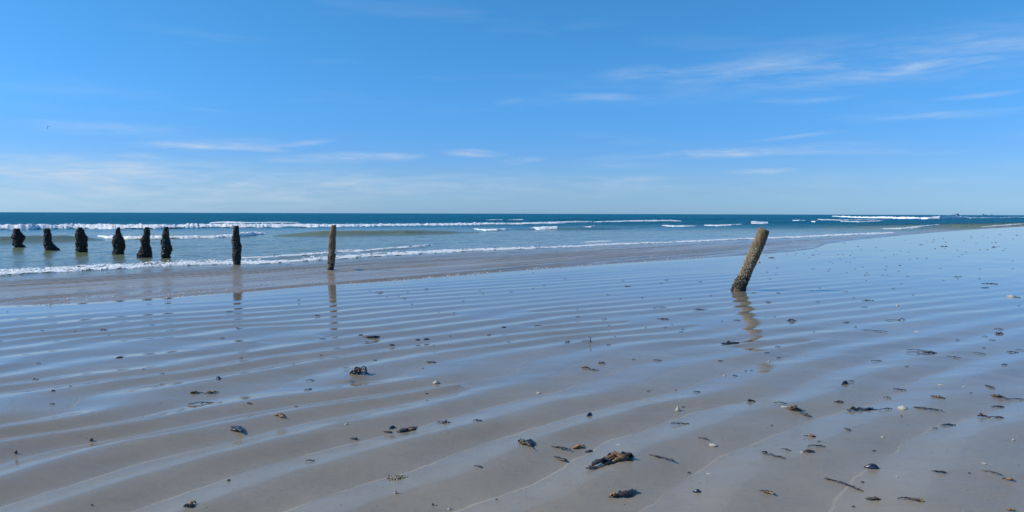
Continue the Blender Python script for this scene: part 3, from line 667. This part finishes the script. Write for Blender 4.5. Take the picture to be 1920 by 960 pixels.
def mussel(rng, L, W, Hh):
    V, FC, n, m = [], [], 12, 7
    for j in range(m):
        k = j / (m - 1); prof = math.sin(math.pi * (.06 + .9 * k)) ** .7 * (.55 + .45 * k)
        for i in range(n):
            a = 2 * math.pi * i / n; V.append(((k - .5) * L, math.cos(a) * W / 2 * prof, max(math.sin(a), -.25) * Hh * prof))
    for j in range(m - 1):
        for i in range(n): a, b = j * n + i, j * n + (i + 1) % n; FC.append((a, a + n, b + n, b))
    FC += [tuple(range(n)), tuple((m - 1) * n + i for i in range(n))[::-1]]
    return np.array(V), FC
def pebble(rng, w, hgt):
    v = ICO_V * (1 + .14 * rng.uniform(-1, 1, (12, 1))) * (w / 2, w / 2 * rng.uniform(.6, .9), hgt / 2); v[:, 2] += hgt * .35
    return v, [tuple(q) for q in ICO_F.tolist()]
def rotz(V, a):
    V = np.array(V, float); c, s = math.cos(a), math.sin(a); x = V[:, 0] * c - V[:, 1] * s; V[:, 1] = V[:, 0] * s + V[:, 1] * c; V[:, 0] = x; return V
SEED = [1000]
def item(kind, x0, y0, x1, y1, label, cat=None, group=None, h=None):
    """one thing cast up on the sand between two photo pixels (left and right end of it)"""
    SEED[0] += 1; rng = np.random.default_rng(SEED[0])
    a, b = G(x0, y0), G(x1, y1); c = (a + b) / 2; L = float(np.linalg.norm(b - a)); z = ground_z(c[0], c[1])
    dist = math.hypot(*c); d = (b - a) / (L + 1e-9); ang = math.atan2(d[1], d[0]); A, B = a - c, b - c
    H = h * dist / F if h else None
    thin = max(.008, 1.3 * dist / F)                                   # blades stay as wide as the photograph shows them
    def one(name, V, FC, mat, cat_, smooth=True):
        o = link_mesh(name, V, FC, M[mat], None, smooth); o.location = (c[0], c[1], z); return tag(o, label, cat or cat_, group)
    def base(name, cat_): return empty(name, c[0], c[1], z, label, cat or cat_, group)
    def pt(k, off=0): q = A + (B - A) * k; return q + np.array([-d[1], d[0]]) * off
    if kind == 'scrap':                                                # small flat bit of dark weed
        return one('seaweed_scrap', *merge([strand(rng, A, B, max(thin * 2.0, .22 * L), .006 + .02 * L, .25, 7), strand(rng, pt(.2, .03 * L), pt(.75, -.05 * L), max(thin * 1.5, .2 * L), .005, .3, 5)]), 'dark', 'seaweed')
    if kind == 'flat':                                                 # leathery blade lying flat
        return one('flat_seaweed', *merge([strand(rng, A, B, max(thin * 2.0, .32 * L), .004, .12, 9), strand(rng, pt(.45), pt(.95, .12 * L), max(thin * 1.2, .2 * L), .005, .2, 6)]), 'dark', 'seaweed')
    if kind == 'speck':
        return one('seaweed_scrap', *merge([strand(rng, A, B, max(thin * 1.25, .3 * L), .35 * thin, .15, 5)]), 'dark', 'seaweed')
    if kind == 'oval':
        return one('mussel_shell', rotz(mussel(rng, L, L * .62, L * .24)[0], ang), mussel(rng, L, L, L)[1], 'blue', 'shell')
    if kind == 'mussel':
        return one('mussel_shell', rotz(mussel(rng, L, L * .6, H or L * .4)[0], ang + .4), mussel(rng, L, L, L)[1], 'blue', 'shell')
    if kind == 'shell':
        V, FC = shell_dome(rng, L * .85, (H or L * .3) * .62); return one('shell', rotz(V, rng.uniform(0, 6)), FC, 'shell', 'shell')
    if kind == 'pebble':
        V, FC = pebble(rng, L, H or L * .6); return one('pebble', V, FC, 'grey', 'pebble')
    if kind == 'chip':                                                 # upright splinter of shell
        V, FC = shell_dome(rng, L * 1.1, (H or L) * 1.1, 5, 1.1); return one('shell_splinter', V, FC, 'shell', 'shell')
    if kind == 'thread':                                               # long thin strand
        return one('weed_strand', *merge([strand(rng, A, B, thin * 1.1, .01, .06, 14), strand(rng, pt(.5), pt(.8, .05 * L), thin, .008, .2, 6)]), 'dark', 'seaweed')
    if kind == 'twig':                                                 # thread with a lump at the right end
        r = base('stalked_seaweed', 'seaweed')
        link_mesh('stalk', *strand(rng, A, pt(.75), thin, .006, .05, 10), M['dark'], r)
        link_mesh('frond', *merge([strand(rng, pt(.62, -.02 * L), B, max(thin * 2.2, .10 * L), .03 * 1, .1, 7), strand(rng, pt(.7, .05 * L), pt(.9, -.03 * L), thin * 1.6, .03, .2, 5)]), M['dark'], r); return r
    if kind == 'chain':                                                # bladders and broken blades strung in a line
        r = base('seaweed_chain', 'seaweed')
        for i in range(5):
            k = i / 5; link_mesh('frond', *strand(rng, pt(k, rng.normal() * .04 * L), pt(k + .24, rng.normal() * .05 * L), max(thin * 1.5, .085 * L), .006, .3, 7), M['dark'], r)
        link_mesh('stalk', *strand(rng, A, B, thin * 1.2, .006, .12, 14), M['dark'], r); return r
    if kind in ('kelp', 'clump', 'tan', 'reddish', 'olive'):            # heap: stalk and curled fronds raised off the sand
        mat = {'kelp': 'brown', 'clump': 'brown', 'tan': 'orange', 'reddish': 'red', 'olive': 'olive'}[kind]
        r = base('kelp', 'seaweed'); hh = (H or .12 * L) * .66
        nf = 5 if kind == 'clump' else 4
        for i in range(nf):
            k0 = rng.uniform(0, .45); k1 = min(1, k0 + rng.uniform(.35, .7)); w = max(thin * 2.0, rng.uniform(.2, .36) * L)
            link_mesh('frond', *strand(rng, pt(k0, rng.normal() * .04 * L), pt(k1, rng.normal() * .06 * L), w, hh * rng.uniform(.25, .8), .35, 9), M[mat if i % 3 else ('dark' if kind != 'tan' else mat)], r)
        link_mesh('stalk', *strand(rng, A, B, max(thin, .04 * L), hh * .25, .1, 12), M['dark'], r)
        if kind == 'clump':
            for i in range(5):
                q = pt(rng.uniform(.3, .7), rng.normal() * .05 * L); ht = hh * rng.uniform(.55, .95); w = .09 * L
                pts = [(q[0] + w * 1.6 * math.cos(t) * d[0], q[1] + w * 1.6 * math.cos(t) * d[1] + .01 * i, ht * math.sin(t)) for t in np.linspace(.1, 3.0, 9)]
                link_mesh('curled_frond', *ribbon(pts, .2 * L, .004, .2, rng), M['brown'], r)
        return r
    if kind == 'longkelp':                                             # one long blade folded over itself, arched clear of the sand
        r = base('kelp', 'seaweed'); hh = H
        link_mesh('frond', *strand(rng, pt(0, -.02 * L), pt(.62, .02 * L), .16 * L, hh * .5, .10, 12), M['dark'], r)
        link_mesh('frond', *strand(rng, pt(.45, -.05 * L), pt(.95, -.02 * L), .27 * L, hh * .8, .06, 12), M['brown'], r)
        link_mesh('frond', *strand(rng, pt(.38, .06 * L), pt(.9, .09 * L), .20 * L, hh * .7, .10, 12), M['brown'], r)
        link_mesh('frond', *strand(rng, pt(.2, -.10 * L), pt(.52, -.08 * L), .12 * L, hh * .2, .2, 8), M['dark'], r)
        link_mesh('frond', *strand(rng, pt(.82, .02 * L), pt(1.02, .05 * L), .13 * L, hh * .3, .2, 8), M['dark'], r)
        link_mesh('stalk', *strand(rng, pt(.3), pt(1), .035 * L, hh * .6, .1, 12), M['brown'], r); return r
    if kind == 'stick':                                                # flat weed with one stalk standing up
        r = base('seaweed_with_stalk', 'seaweed')
        link_mesh('frond', *strand(rng, A, B, max(thin * 2, .2 * L), .02, .2, 9), M['dark'], r)
        q = pt(.82); hh = H or .1
        link_mesh('upright_stalk', *ribbon([(q[0] + .006 * math.sin(k * 4), q[1], hh * k) for k in np.linspace(0, 1, 6)], thin * 1.6, .006, .15, rng), M['dark'], r); return r
    if kind == 'mound':                                                # heap of pebbles and broken shell
        r = base('shell_heap', 'shell heap')
        sp = [((rng.normal() * L * .19 * d[0], rng.normal() * L * .09, 0), None) for _ in range(70)]
        sp = []
        for _ in range(95):
            u, v = rng.normal() * .2, rng.normal() * .2; k = max(0, 1 - (u * u + v * v) * 6)
            sp.append((np.array([u * L, v * L * .8, .22 * L * k * rng.uniform(.2, .45)]), np.array([u, v, .6]), (.05 * L * rng.uniform(.5, 1.2), .04 * L, .022 * L)))
        tag(lumps('shell_grit', sp[:65], M['barnacle'], r, rng, False), kind='stuff'); tag(lumps('dark_grit', sp[65:], M['olive'], r, rng, False), kind='stuff'); return r
    raise ValueError(kind)

# -- the larger finds, one label each
I = item
I('clump',655,703,694,704,'big brown kelp clump standing up from the ripples with its reflection below',h=23)
I('kelp',354,737,382,737,'brown kelp bundle left of a paler twin beside a silt line, left foreground',h=8); I('tan',383,737,410,734,'pale fawn kelp bundle lying against a dark brown one, left foreground',h=9)
I('thread',351,756,401,754,'long pale thread of weed just below the pair of kelp bundles')
I('scrap',427,801,459,810,'dark forked weed scrap with a tail to the right, left foreground'); I('tan',517,780,537,786,'small orange and brown weed tuft on the ripples left of centre',h=7)
I('clump',343,960,366,958,'brown kelp clump cut off by the bottom edge of the photo',h=9)
I('reddish',679,633,712,632,'reddish brown weed sprig beside a dark oval shell on the middle ripples',h=4)
I('shell',811,718,825,717,'grey white shell with a dark base above the split silt line',h=10)
I('flat',799,678,817,679,'dark flat blade of weed up and right of the big kelp clump')
I('scrap',1232,598,1255,599,'dark weed wad halfway between the two nearest posts, near the leaning one',h=5)
I('stick',1090,642,1110,642,'dark weed with one short stalk standing upright in the middle distance',h=9)
I('tan',1089,690,1106,691,'orange brown kelp knot with a dark tail, right of centre',h=9); I('scrap',1104,692,1122,695,'dark ragged tail of weed touching the orange kelp knot'); I('kelp',1122,681,1136,682,'small brown weed curl just above the orange kelp knot',h=4)
I('scrap',1224,674,1241,675,'dark looped weed scrap well right of the orange kelp knot')
I('scrap',1299,581,1328,581,'broken dark weed string left of the leaning post reflection'); I('scrap',1375,601,1389,602,'dark sprig at the left edge of the leaning post reflection',h=4)
I('kelp',1475,601,1494,601,'dark brown kelp wedge right of the leaning post reflection',h=7); I('flat',1352,646,1387,643,'dark flat weed mat left of the tip of the post reflection')
I('flat',1580,605,1592,605,'dark slim blade right of the brown kelp wedge, level with it')
I('scrap',1616,564,1638,564,'dark double scrap of weed on the blue sheen right of the leaning post')
I('twig',1660,600,1698,600,'thin horizontal stalk with a dark lump at its right end'); I('thread',1616,620,1664,623,'very thin dark strand lying below the horizontal stalk')
I('shell',1712,621,1728,622,'narrow white razor like shell right of the thin dark strand',h=2)
I('flat',1840,532,1870,533,'long dark blade on the blue sheen near the right edge'); I('flat',1839,540,1854,540,'shorter dark blade just under the long one near the right edge')
I('shell',1890,555,1902,557,'white shell beside a pale weed streak at the right edge',h=5); I('olive',1901,558,1914,559,'pale brown weed streak touching the white shell at the right edge',h=2)
I('thread',1864,616,1882,617,'short dark strand above the red brown stalked kelp'); I('reddish',1863,624,1881,627,'red brown kelp with a pointed tail near the right edge',h=7)
I('olive',1730,664,1758,664,'olive weed tuft trailing two long threads to its left',h=6); I('thread',1700,655,1740,659,'upper long thread running left from the olive tuft'); I('thread',1700,661,1738,666,'lower long thread running left from the olive tuft')
I('thread',1774,668,1802,672,'dark curved strand just right of the olive tuft'); I('thread',1824,661,1848,664,'thin dark wavy strand between the curved strand and the right edge')
I('scrap',1888,659,1910,660,'loose dark weed pieces close to the right edge below the red kelp'); I('thread',1904,654,1924,657,'dark strand running out of the photo at the right edge')
I('scrap',1877,687,1889,687,'small dark hooked scrap standing alone near the right edge'); I('thread',1632,676,1654,677,'short dark strand at the lower end of a silt line, right side')
# foreground
I('mussel',728,801,742,799,'dark domed mussel shell beside the leathery brown weed',h=6); I('flat',719,806,735,807,'flat grey black flake just under the domed mussel shell')
I('kelp',744,806,782,796,'leathery dark brown weed lying along the silt line right of the mussel',h=6); I('flat',819,788,845,792,'flat dark blade on the silt line right of the leathery weed'); I('flat',887,793,904,794,'dark pointed blade right of the others on the same silt line')
I('shell',645,800,654,799,'small cream shell lying left of the domed mussel',h=4); I('flat',656,818,670,820,'small dark blade below the cream shell'); I('mound',723,892,771,893,'pale heap of shell grit and barnacles on a silt line in front')
I('scrap',888,881,905,883,'small dark scrap with a pale end right of the shell heap'); I('chip',738,931,745,931,'thin upright shell splinter below the shell heap',h=9); I('chip',839,951,846,951,'white shell splinter on the lowest silt line',h=6)
I('pebble',809,946,814,946,'small dark upright pebble left of the lowest silt line',h=7)
I('shell',1004,735,1016,735,'small white shell on bare sand above the upper silt bend',h=4); I('mussel',1098,779,1112,777,'blue black mussel shell alone on smooth sand right of centre',h=8); I('chip',1266.5,768,1275.5,768,'white cone shaped shell standing on the sand with a shadow to its right',h=9)
I('chain',1258,794,1292,795,'dark chain of weed below the white cone shell'); I('olive',975,830,1002,848,'pale mottled weed slip at the left of the ring shaped weed',h=4)
I('chain',1032,838,1070,843,'upper dark arc of the ring shaped weed'); I('scrap',1038,852,1064,861,'lower broken arc of the ring shaped weed'); I('tan',1073,838,1096,832,'fawn weed curl touching the ring shaped weed on its right',h=6); I('flat',1096,843,1111,840,'thin dark blade right of the fawn weed curl')
I('shell',1154,831,1166,832,'thin white shell flake above the largest brown kelp',h=2)
I('longkelp',1106,880,1186,858,'largest brown kelp, a long arched frond in the right foreground',h=13); I('kelp',1098,883,1132,881,'short brown kelp strip at the left foot of the largest kelp',h=6)
I('chain',1217,856,1264,867,'pair of dark strands right of the largest kelp'); I('flat',1150,932,1194,920,'black glossy blade behind an upright tan piece at the bottom'); I('tan',1142,934,1158,930,'upright tan kelp piece in front of a black blade near the bottom',h=20)
I('flat',1299,736,1313,737,'short dark blade on smooth sand above the dark red sprig'); I('reddish',1401,750,1416,750,'dark red sprig standing on a silt line',h=7)
I('mussel',1576,723,1592,723,'large black rounded lump of weed on the blue sheen',h=8); I('thread',1590,719,1601,719,'short dark tail right of the black rounded lump')
I('clump',1474,769,1510,772,'heaped dark brown kelp with a white stalk on its left',h=15); I('thread',1450,759,1476,761,'dark strand behind the white stalk of the heaped kelp'); I('shell',1462,765,1481,767,'white stalk sticking out of the heaped brown kelp',h=3,cat='seaweed'); I('flat',1500,773,1519,780,'dark tail of the heaped brown kelp pointing down right')
I('olive',1563,754,1583,755,'pale weed scrap below the black rounded lump',h=3); I('thread',1309,824,1330,828,'dark strand pointing at a white shell in the right foreground'); I('shell',1329,831,1345,836,'white oblong shell with a dark underside at the end of a strand',h=5)
I('tan',1506,820,1529,821,'orange brown curled weed on smooth sand below the heaped kelp',h=8); I('flat',1584,807,1593,812,'small dark slanting blade right of the orange brown curl')
I('thread',1514,842,1547,843,'dark strand lying just above the red and white scrap'); I('reddish',1504,853,1526,851,'red and dark weed scrap with a white left end',h=6); I('shell',1499,853,1508,853,'white shell bit at the left end of the red weed scrap',h=3)
I('flat',1427,849,1439,850,'short dark blade above the dark weed chain'); I('chain',1431,855,1471,865,'dark knotted weed chain in the right foreground'); I('thread',1464,846,1483,850,'thin hooked dark strand right of the knotted chain')
I('mussel',1300,921,1314,925,'dark wedge shaped mussel near the bottom, right of the tan piece',h=8); I('kelp',1424,924,1454,931,'dark brown weed with a pale edge near the bottom',h=5); I('shell',1323,885,1336,885,'thin white and dark shell flake on the pale silt',h=2)
I('chain',1546,894,1588,905,'upper half of the longest dark weed chain, bottom right'); I('chain',1584,904,1618,918,'lower half of the longest dark weed chain, bottom right')
I('flat',1589,768,1646,767,'wide mat of flat dark weed left of the cream shell'); I('thread',1646,771,1673,769,'thin dark thread between the flat mat and the cream shell'); I('shell',1681,769,1704,768,'largest cream shell lying between two dark weeds',h=8)
I('chain',1713,767,1766,773,'dark strand with two lumps right of the cream shell'); I('kelp',1744,745,1773,750,'dark brown blade above the strand with two lumps',h=4); I('thread',1656,743,1671,745,'small dark bow shaped strand above the cream shell')
I('scrap',1675,727,1699,730,'dark sprig on a pale silt patch above the bow shaped strand'); I('shell',1760,723,1769,722,'small white shell flake alone on smooth sand right',h=2); I('shell',1803,727,1812,727,'faint white shell flake right of the small white one',h=1)
I('flat',1848,723,1863,729,'dark slanting blade near the right edge above the brown kelp'); I('kelp',1857,740,1892,748,'brown kelp with wiry stalks reaching the right edge',h=6); I('thread',1886,747,1924,747,'wiry dark stalk running off the right edge')
I('flat',1859,760,1883,761,'blue black flat blade under the wiry brown kelp'); I('reddish',1831,778,1858,781,'reddish kelp heap with a tail near the right edge',h=9); I('flat',1854,782,1883,785,'brown tail blade right of the reddish kelp heap')
I('scrap',1762,795,1793,796,'low dark sprig left of the reddish kelp heap'); I('shell',1651,819,1659,819,'tiny white shell pair on smooth sand under the cream shell',h=3)
I('mussel',1621,870,1648,876,'dark grey shell standing on edge with orange below it',h=11); I('flat',1747,890,1774,894,'short black ridged blade on bare sand, bottom right')
I('tan',1878,898,1903,902,'bright orange kelp piece at the right edge',h=9); I('thread',1842,886,1880,895,'long dark stalk leading to the bright orange kelp piece')
I('kelp',1622,935,1653,937,'brown folded weed near the bottom, below the long chain',h=7); I('kelp',1704,943,1734,949,'brown kelp blade with a stalk, lowest on the right',h=6); I('thread',1682,941,1712,943,'stalk at the left of the lowest brown kelp blade')
I('shell',1839,873,1851,873,'white shell streak above the orange kelp stalk',h=2); I('tan',1888,953,1904,955,'pale orange weed scrap at the bottom right corner',h=3)
I('flat',473,760,464,759,'dark blade on the ripples right of the kelp bundles'); I('flat',570,733,585,731,'dark slim mussel like blade in the left middle ground'); I('thread',572,713,590,713,'thin dark strand above the slim blade in the left middle ground'); I('thread',573,867,590,867,'thin dark curved strand by the crisp silt line, front left')
I('pebble',26,847,33,847,'small white pebble at the far left on a silt line',h=7); I('pebble',167,822,175,822,'half white half dark pebble on the silt line, left',h=7); I('pebble',425,897,432,897,'small dark pebble on the crisp silt line, front',h=5)
I('tan',60,711,72,710,'orange tan tuft on the ripples at the far left',h=6); I('reddish',187,618,202,618,'red and white scrap under the black posts reflection, left',h=5); I('oval',216,673,231,671,'dark oval shell on the left ripples'); I('oval',92,735,104,735,'dark flat oval shell lower on the left ripples')
I('oval',671,630,681,630,'dark oval shell touching the reddish sprig'); I('oval',777,638,788,638,'left one of two dark ovals side by side in the middle'); I('oval',793,637,805,636,'right one of two dark ovals side by side in the middle'); I('oval',728,647,740,647,'dark oval shell lower left of the two side by side')
I('oval',939,615,949,615,'dark oval shell at the centre below the shining band'); I('mussel',406,716,413,712,'tilted dark mussel above the pale kelp bundle',h=5)
I('thread',1225,576,1250,576,'very thin dark line of weed left of the leaning post'); I('thread',703,548,719,548,'short dashed weed line right of the tall brown post')
for x, y, n in ((1683,574,'tiny bright white shell on the blue sheen right of the leaning post'),(1442,676,'tiny white shell right of the tip of the post reflection'),(1359,703,'tiny white shell chip at the end of a silt line'),(1682,895,'tiny white speck of shell between the brown blades'),(1900,825,'tiny white speck of shell near the right edge'),(1423,492,'tiny white shell right of the leaning post near its middle')):
    I('shell', x - 3.5, y, x + 3.5, y, n, h=4)
# -- specks too small to tell apart: one group and one label for each stretch of sand
ZONES = {
 'ripples below the row of posts': ('tiny dark scrap on the rippled wet sand below the left row of posts', [(79,620,8),(285,610,8),(141,621,4),(204,630,5),(14,584,4),(2,642,5),(560,563,6),(561,570,5),(595,592,11),(444,615,5),(447,619,5),(430,585,12),(417,634,8),(605,637,10)]),
 'left foreground': ('tiny dark fragment lying on the ripples of the left foreground', [(72,681,8),(304,704,9),(269,694,5),(302,720,5),(132,727,5),(452,670,6),(550,686,6),(602,666,5),(555,761,6),(172,949,3),(98,757,9)]),
 'sand before the leaning post': ('tiny dark scrap on the wet sand between the tall brown post and the leaning post', [(694,546,4),(725,556,4),(747,555,4),(758,559,7),(765,549,5),(800,542,7),(772,571,6),(869,565,5),(851,587,3),(823,586,4),(958,548,6),(1000,541,4),(1060,522,5),(1140,553,6),(1168,527,5),(1177,537,12),(1249,525,8),(1276,560,4),(1083,580,3),(1083,595,7),(1133,598,10),(1020,535,4),(900,545,4),(1204,558,4),(1000,512,4),(906,551,4),(1240,531,5)]),
 'middle foreground': ('tiny dark fragment on the ripples of the middle foreground', [(687,640,7),(703,674,8),(793,690,4),(800,739,5),(917,627,7),(844,631,4),(954,642,5),(813,649,4),(1009,610,12),(1142,612,4),(1064,641,10),(1063,645,8),(1141,646,7),(1153,632,4),(1188,674,6),(1211,615,4),(1247,615,6),(1260,608,4),(1277,623,8),(1216,733,6),(1267,730,4),(931,935,3)]),
 'sheen behind the leaning post': ('tiny dark speck of weed on the shining sand level with or behind the leaning post', [(1312,529,7),(1333,555,6),(1459,550,8),(1413,549,9),(1537,540,4),(1586,547,8),(1522,546,3),(1601,559,5)]),
 'sand by the post reflection': ('tiny dark fragment on the wet sand near the leaning post reflection', [(1440,566,12),(1533,566,8),(1354,603,4),(1452,594,5),(1526,622,4),(1407,639,8),(1458,652,10),(1438,663,9),(1407,657,4),(1460,670,8),(1351,678,9),(1409,695,4),(1398,695,4),(1378,705,10),(1280,617,6),(1621,576,10),(1604,614,6),(1910,573,5),(1860,639,12),(1795,637,7),(1700,690,6),(1845,653,6),(1846,630,10)]),
 'right foreground': ('tiny dark fragment among the larger weed of the right foreground', [(1447,797,4),(1535,833,6),(1292,882,7),(1753,801,9),(1639,843,6),(1617,901,7),(1600,947,5),(1817,893,4),(1306,922,4),(1690,783,4),(1820,740,5),(1281,763,5)]),
}
MARKS = [('big brown kelp clump',675,700),('leaning post',1388,544),('tall brown post',621,507),('pair of kelp bundles',382,736),('white cone shell',1271,766),('orange kelp knot',1100,690),
 ('two dark ovals',790,637),('upright stalk weed',1100,641),('brown kelp wedge',1485,601),('flat weed mat',1370,645),('olive weed tuft',1745,663),('red brown stalked kelp',1872,625),('black rounded lump',1584,723),
 ('largest cream shell',1692,769),('heaped brown kelp',1492,770),('largest brown kelp',1146,870),('ring shaped weed',1050,845),('longest weed chain',1582,905),('pale shell heap',747,892),('orange tan tuft',66,710),
 ('forked weed scrap',443,805),('blue black mussel shell',1105,777),('red and white scrap',194,618),('lumpy stalk',1680,600),('grey white shell',818,717),('reddish brown sprig',695,632),('dark weed wad',1244,598),
 ('bright orange kelp piece',1890,900),('wedge shaped mussel',1307,923),('right edge shell',1896,556),('reddish kelp heap',1845,780),('lone centre oval',944,615),('broken weed string',1313,580),('tall lone dark post',444,497)]
USED = set()
def speck_label(x, y):
    for far_ok in (0, 1):
        for nm, mx, my in sorted(MARKS, key=lambda m: math.hypot(m[1] - x, (m[2] - y) * 2.2))[:9]:
            dx, dy = x - mx, (y - my) * 2.2; a = math.degrees(math.atan2(dy, dx)) % 360; r = math.hypot(dx, dy)
            dirn = ('right of', 'below and right of', 'below', 'below and left of', 'left of', 'above and left of', 'above', 'above and right of')[int((a + 22.5) // 45) % 8]
            how = 'just ' if r < 55 else ('' if r < 130 else 'some way ')
            lab = 'tiny dark speck of weed ' + how + dirn + ' the ' + nm
            if lab not in USED and (far_ok or r < 260): USED.add(lab); return lab
    return None
for g, (lab, pts) in ZONES.items():
    for x, y, w in pts: I('speck', x - w / 2, y, x + w / 2, y + .15 * ((x * 7 + y * 3) % 5 - 2), (speck_label(x, y) or lab) if g != 'sheen behind the leaning post' else lab, group='specks on the ' + g)
FAR7 = [(125,365),(195,393,12),(408,345),(540,328),(525,357),(645,333),(770,355,7),(853,340,5),(815,300),(722,390),(1120,350),(1188,350),(1140,405),(1005,452),(1050,465),(1285,457),(1230,450),(1340,395),(1285,362),(1318,327),(1205,190),(1395,237),(1640,253),(1437,283),(1720,293),(280,533,5),(765,547,6),(1000,550),(985,578),(1460,520),(1235,600),(1515,600),(1490,635),(1540,635),(1735,640,5),(1800,637),(175,685,6),(255,620),(140,592),(1770,390),(1775,560),(1785,512),(1355,550),(1505,712)]
FAR8 = [(200,152),(275,200),(420,213,9),(725,127),(760,180),(585,175),(500,170),(600,145),(1018,160,4),(1120,97),(1115,120),(1352,118,4),(1510,72),(1745,82),(1775,82),(1695,130),(1275,95),(1405,185),(1460,185),(1185,195),(1505,237),(1590,265),(1340,282),(1238,283,5),(1560,293),(248,318,4),(925,290,4),(1045,318,4),(130,303),(45,353),(85,350),(615,270),(750,265),(370,405,4),(1685,435,5),(130,497,5),(110,580,6),(235,650,6),(685,537,6),(730,710,4),(930,658,14),(930,687),(1230,688,5),(1240,550),(145,755),(40,820,6),(310,905),(1690,540),(990,350),(945,378),(265,413),(495,400),(1430,247,10),(740,235,14)]
for k, (pts, x0) in enumerate(((FAR7, 1420), (FAR8, 1670))):
    for x, y, *w in pts:
        w = w[0] if w else 3.6; X, Y = x0 + x / 7.384, 430 + y / 7.384
        I('speck', X - w / 2, Y, X + w / 2, Y, 'tiny dark speck of weed on the shining sand level with or behind the leaning post', group='specks on the sheen behind the leaning post')

# ------------------------------------------------------------------ bubbles left by the run-up
def flecks():
    rng = np.random.default_rng(77); V, FC, n = [], [], 0
    for k in range(900):
        x = rng.uniform(-40, 1500); ye = np.interp(x, [e[0] for e in EDGE], [e[1] for e in EDGE])
        up = abs(rng.normal()) * (15 if x < 620 else 7) * (1 - x / 2400)
        if fbm(np.array([x / 60]), np.array([up / 6]), 5, 2)[0] < -.05: continue
        p = G(x, ye - up + rng.normal() * 1.5); r = math.hypot(*p); th = math.atan2(p[0], p[1])
        z = max(float(sea_z(p[:1], p[1:], np.array([r]), np.array([th]))[0][0]), ground_z(*p)); s = .0085 * rng.uniform(.4, 1.5) * (r / 15) ** .5
        V.append(ICO_V * (s * rng.uniform(1, 2.6), s, s * .45) + (p[0], p[1], z + s * .3)); FC.append(ICO_F + 12 * n); n += 1
    tag(link_mesh('foam_bubbles', np.concatenate(V), np.concatenate(FC), M['foam']), 'scattered white bubbles left along the edge of the thin run up water', 'foam', None, 'stuff')
flecks()
def grit():
    rng = np.random.default_rng(99); V, FC, n = [], [], 0
    while n < 1500:
        x, y = rng.uniform(-4.2, 5.2), 3.4 + 5.2 * rng.uniform() ** 1.6
        if fbm(np.array([x * .9]), np.array([y * .9]), 44, 3)[0] < rng.uniform(-.35, .35): continue
        s = .0028 * rng.uniform(.4, 1.0) ** 1.5 + .0008; V.append(ICO_V * (s * rng.uniform(.8, 1.8), s, s * .5) + (x, y, 0)); FC.append(ICO_F + 12 * n); n += 1
    V = np.concatenate(V); c = V.reshape(-1, 12, 3).mean(1); V[:, 2] += np.repeat(ripple(c[:, 0], c[:, 1]), 12) + .0005
    tag(link_mesh('shell_grit', V, np.concatenate(FC), M['grit'], None, False), 'fine grit of broken shell scattered over the near sand', 'shell grit', None, 'stuff')
M['grit'] = simple_mat('shell_grit', (.05, .042, .035), (.5, .45, .37), 3.1, .7, 0, .002, .3, (.42, .62))
grit()
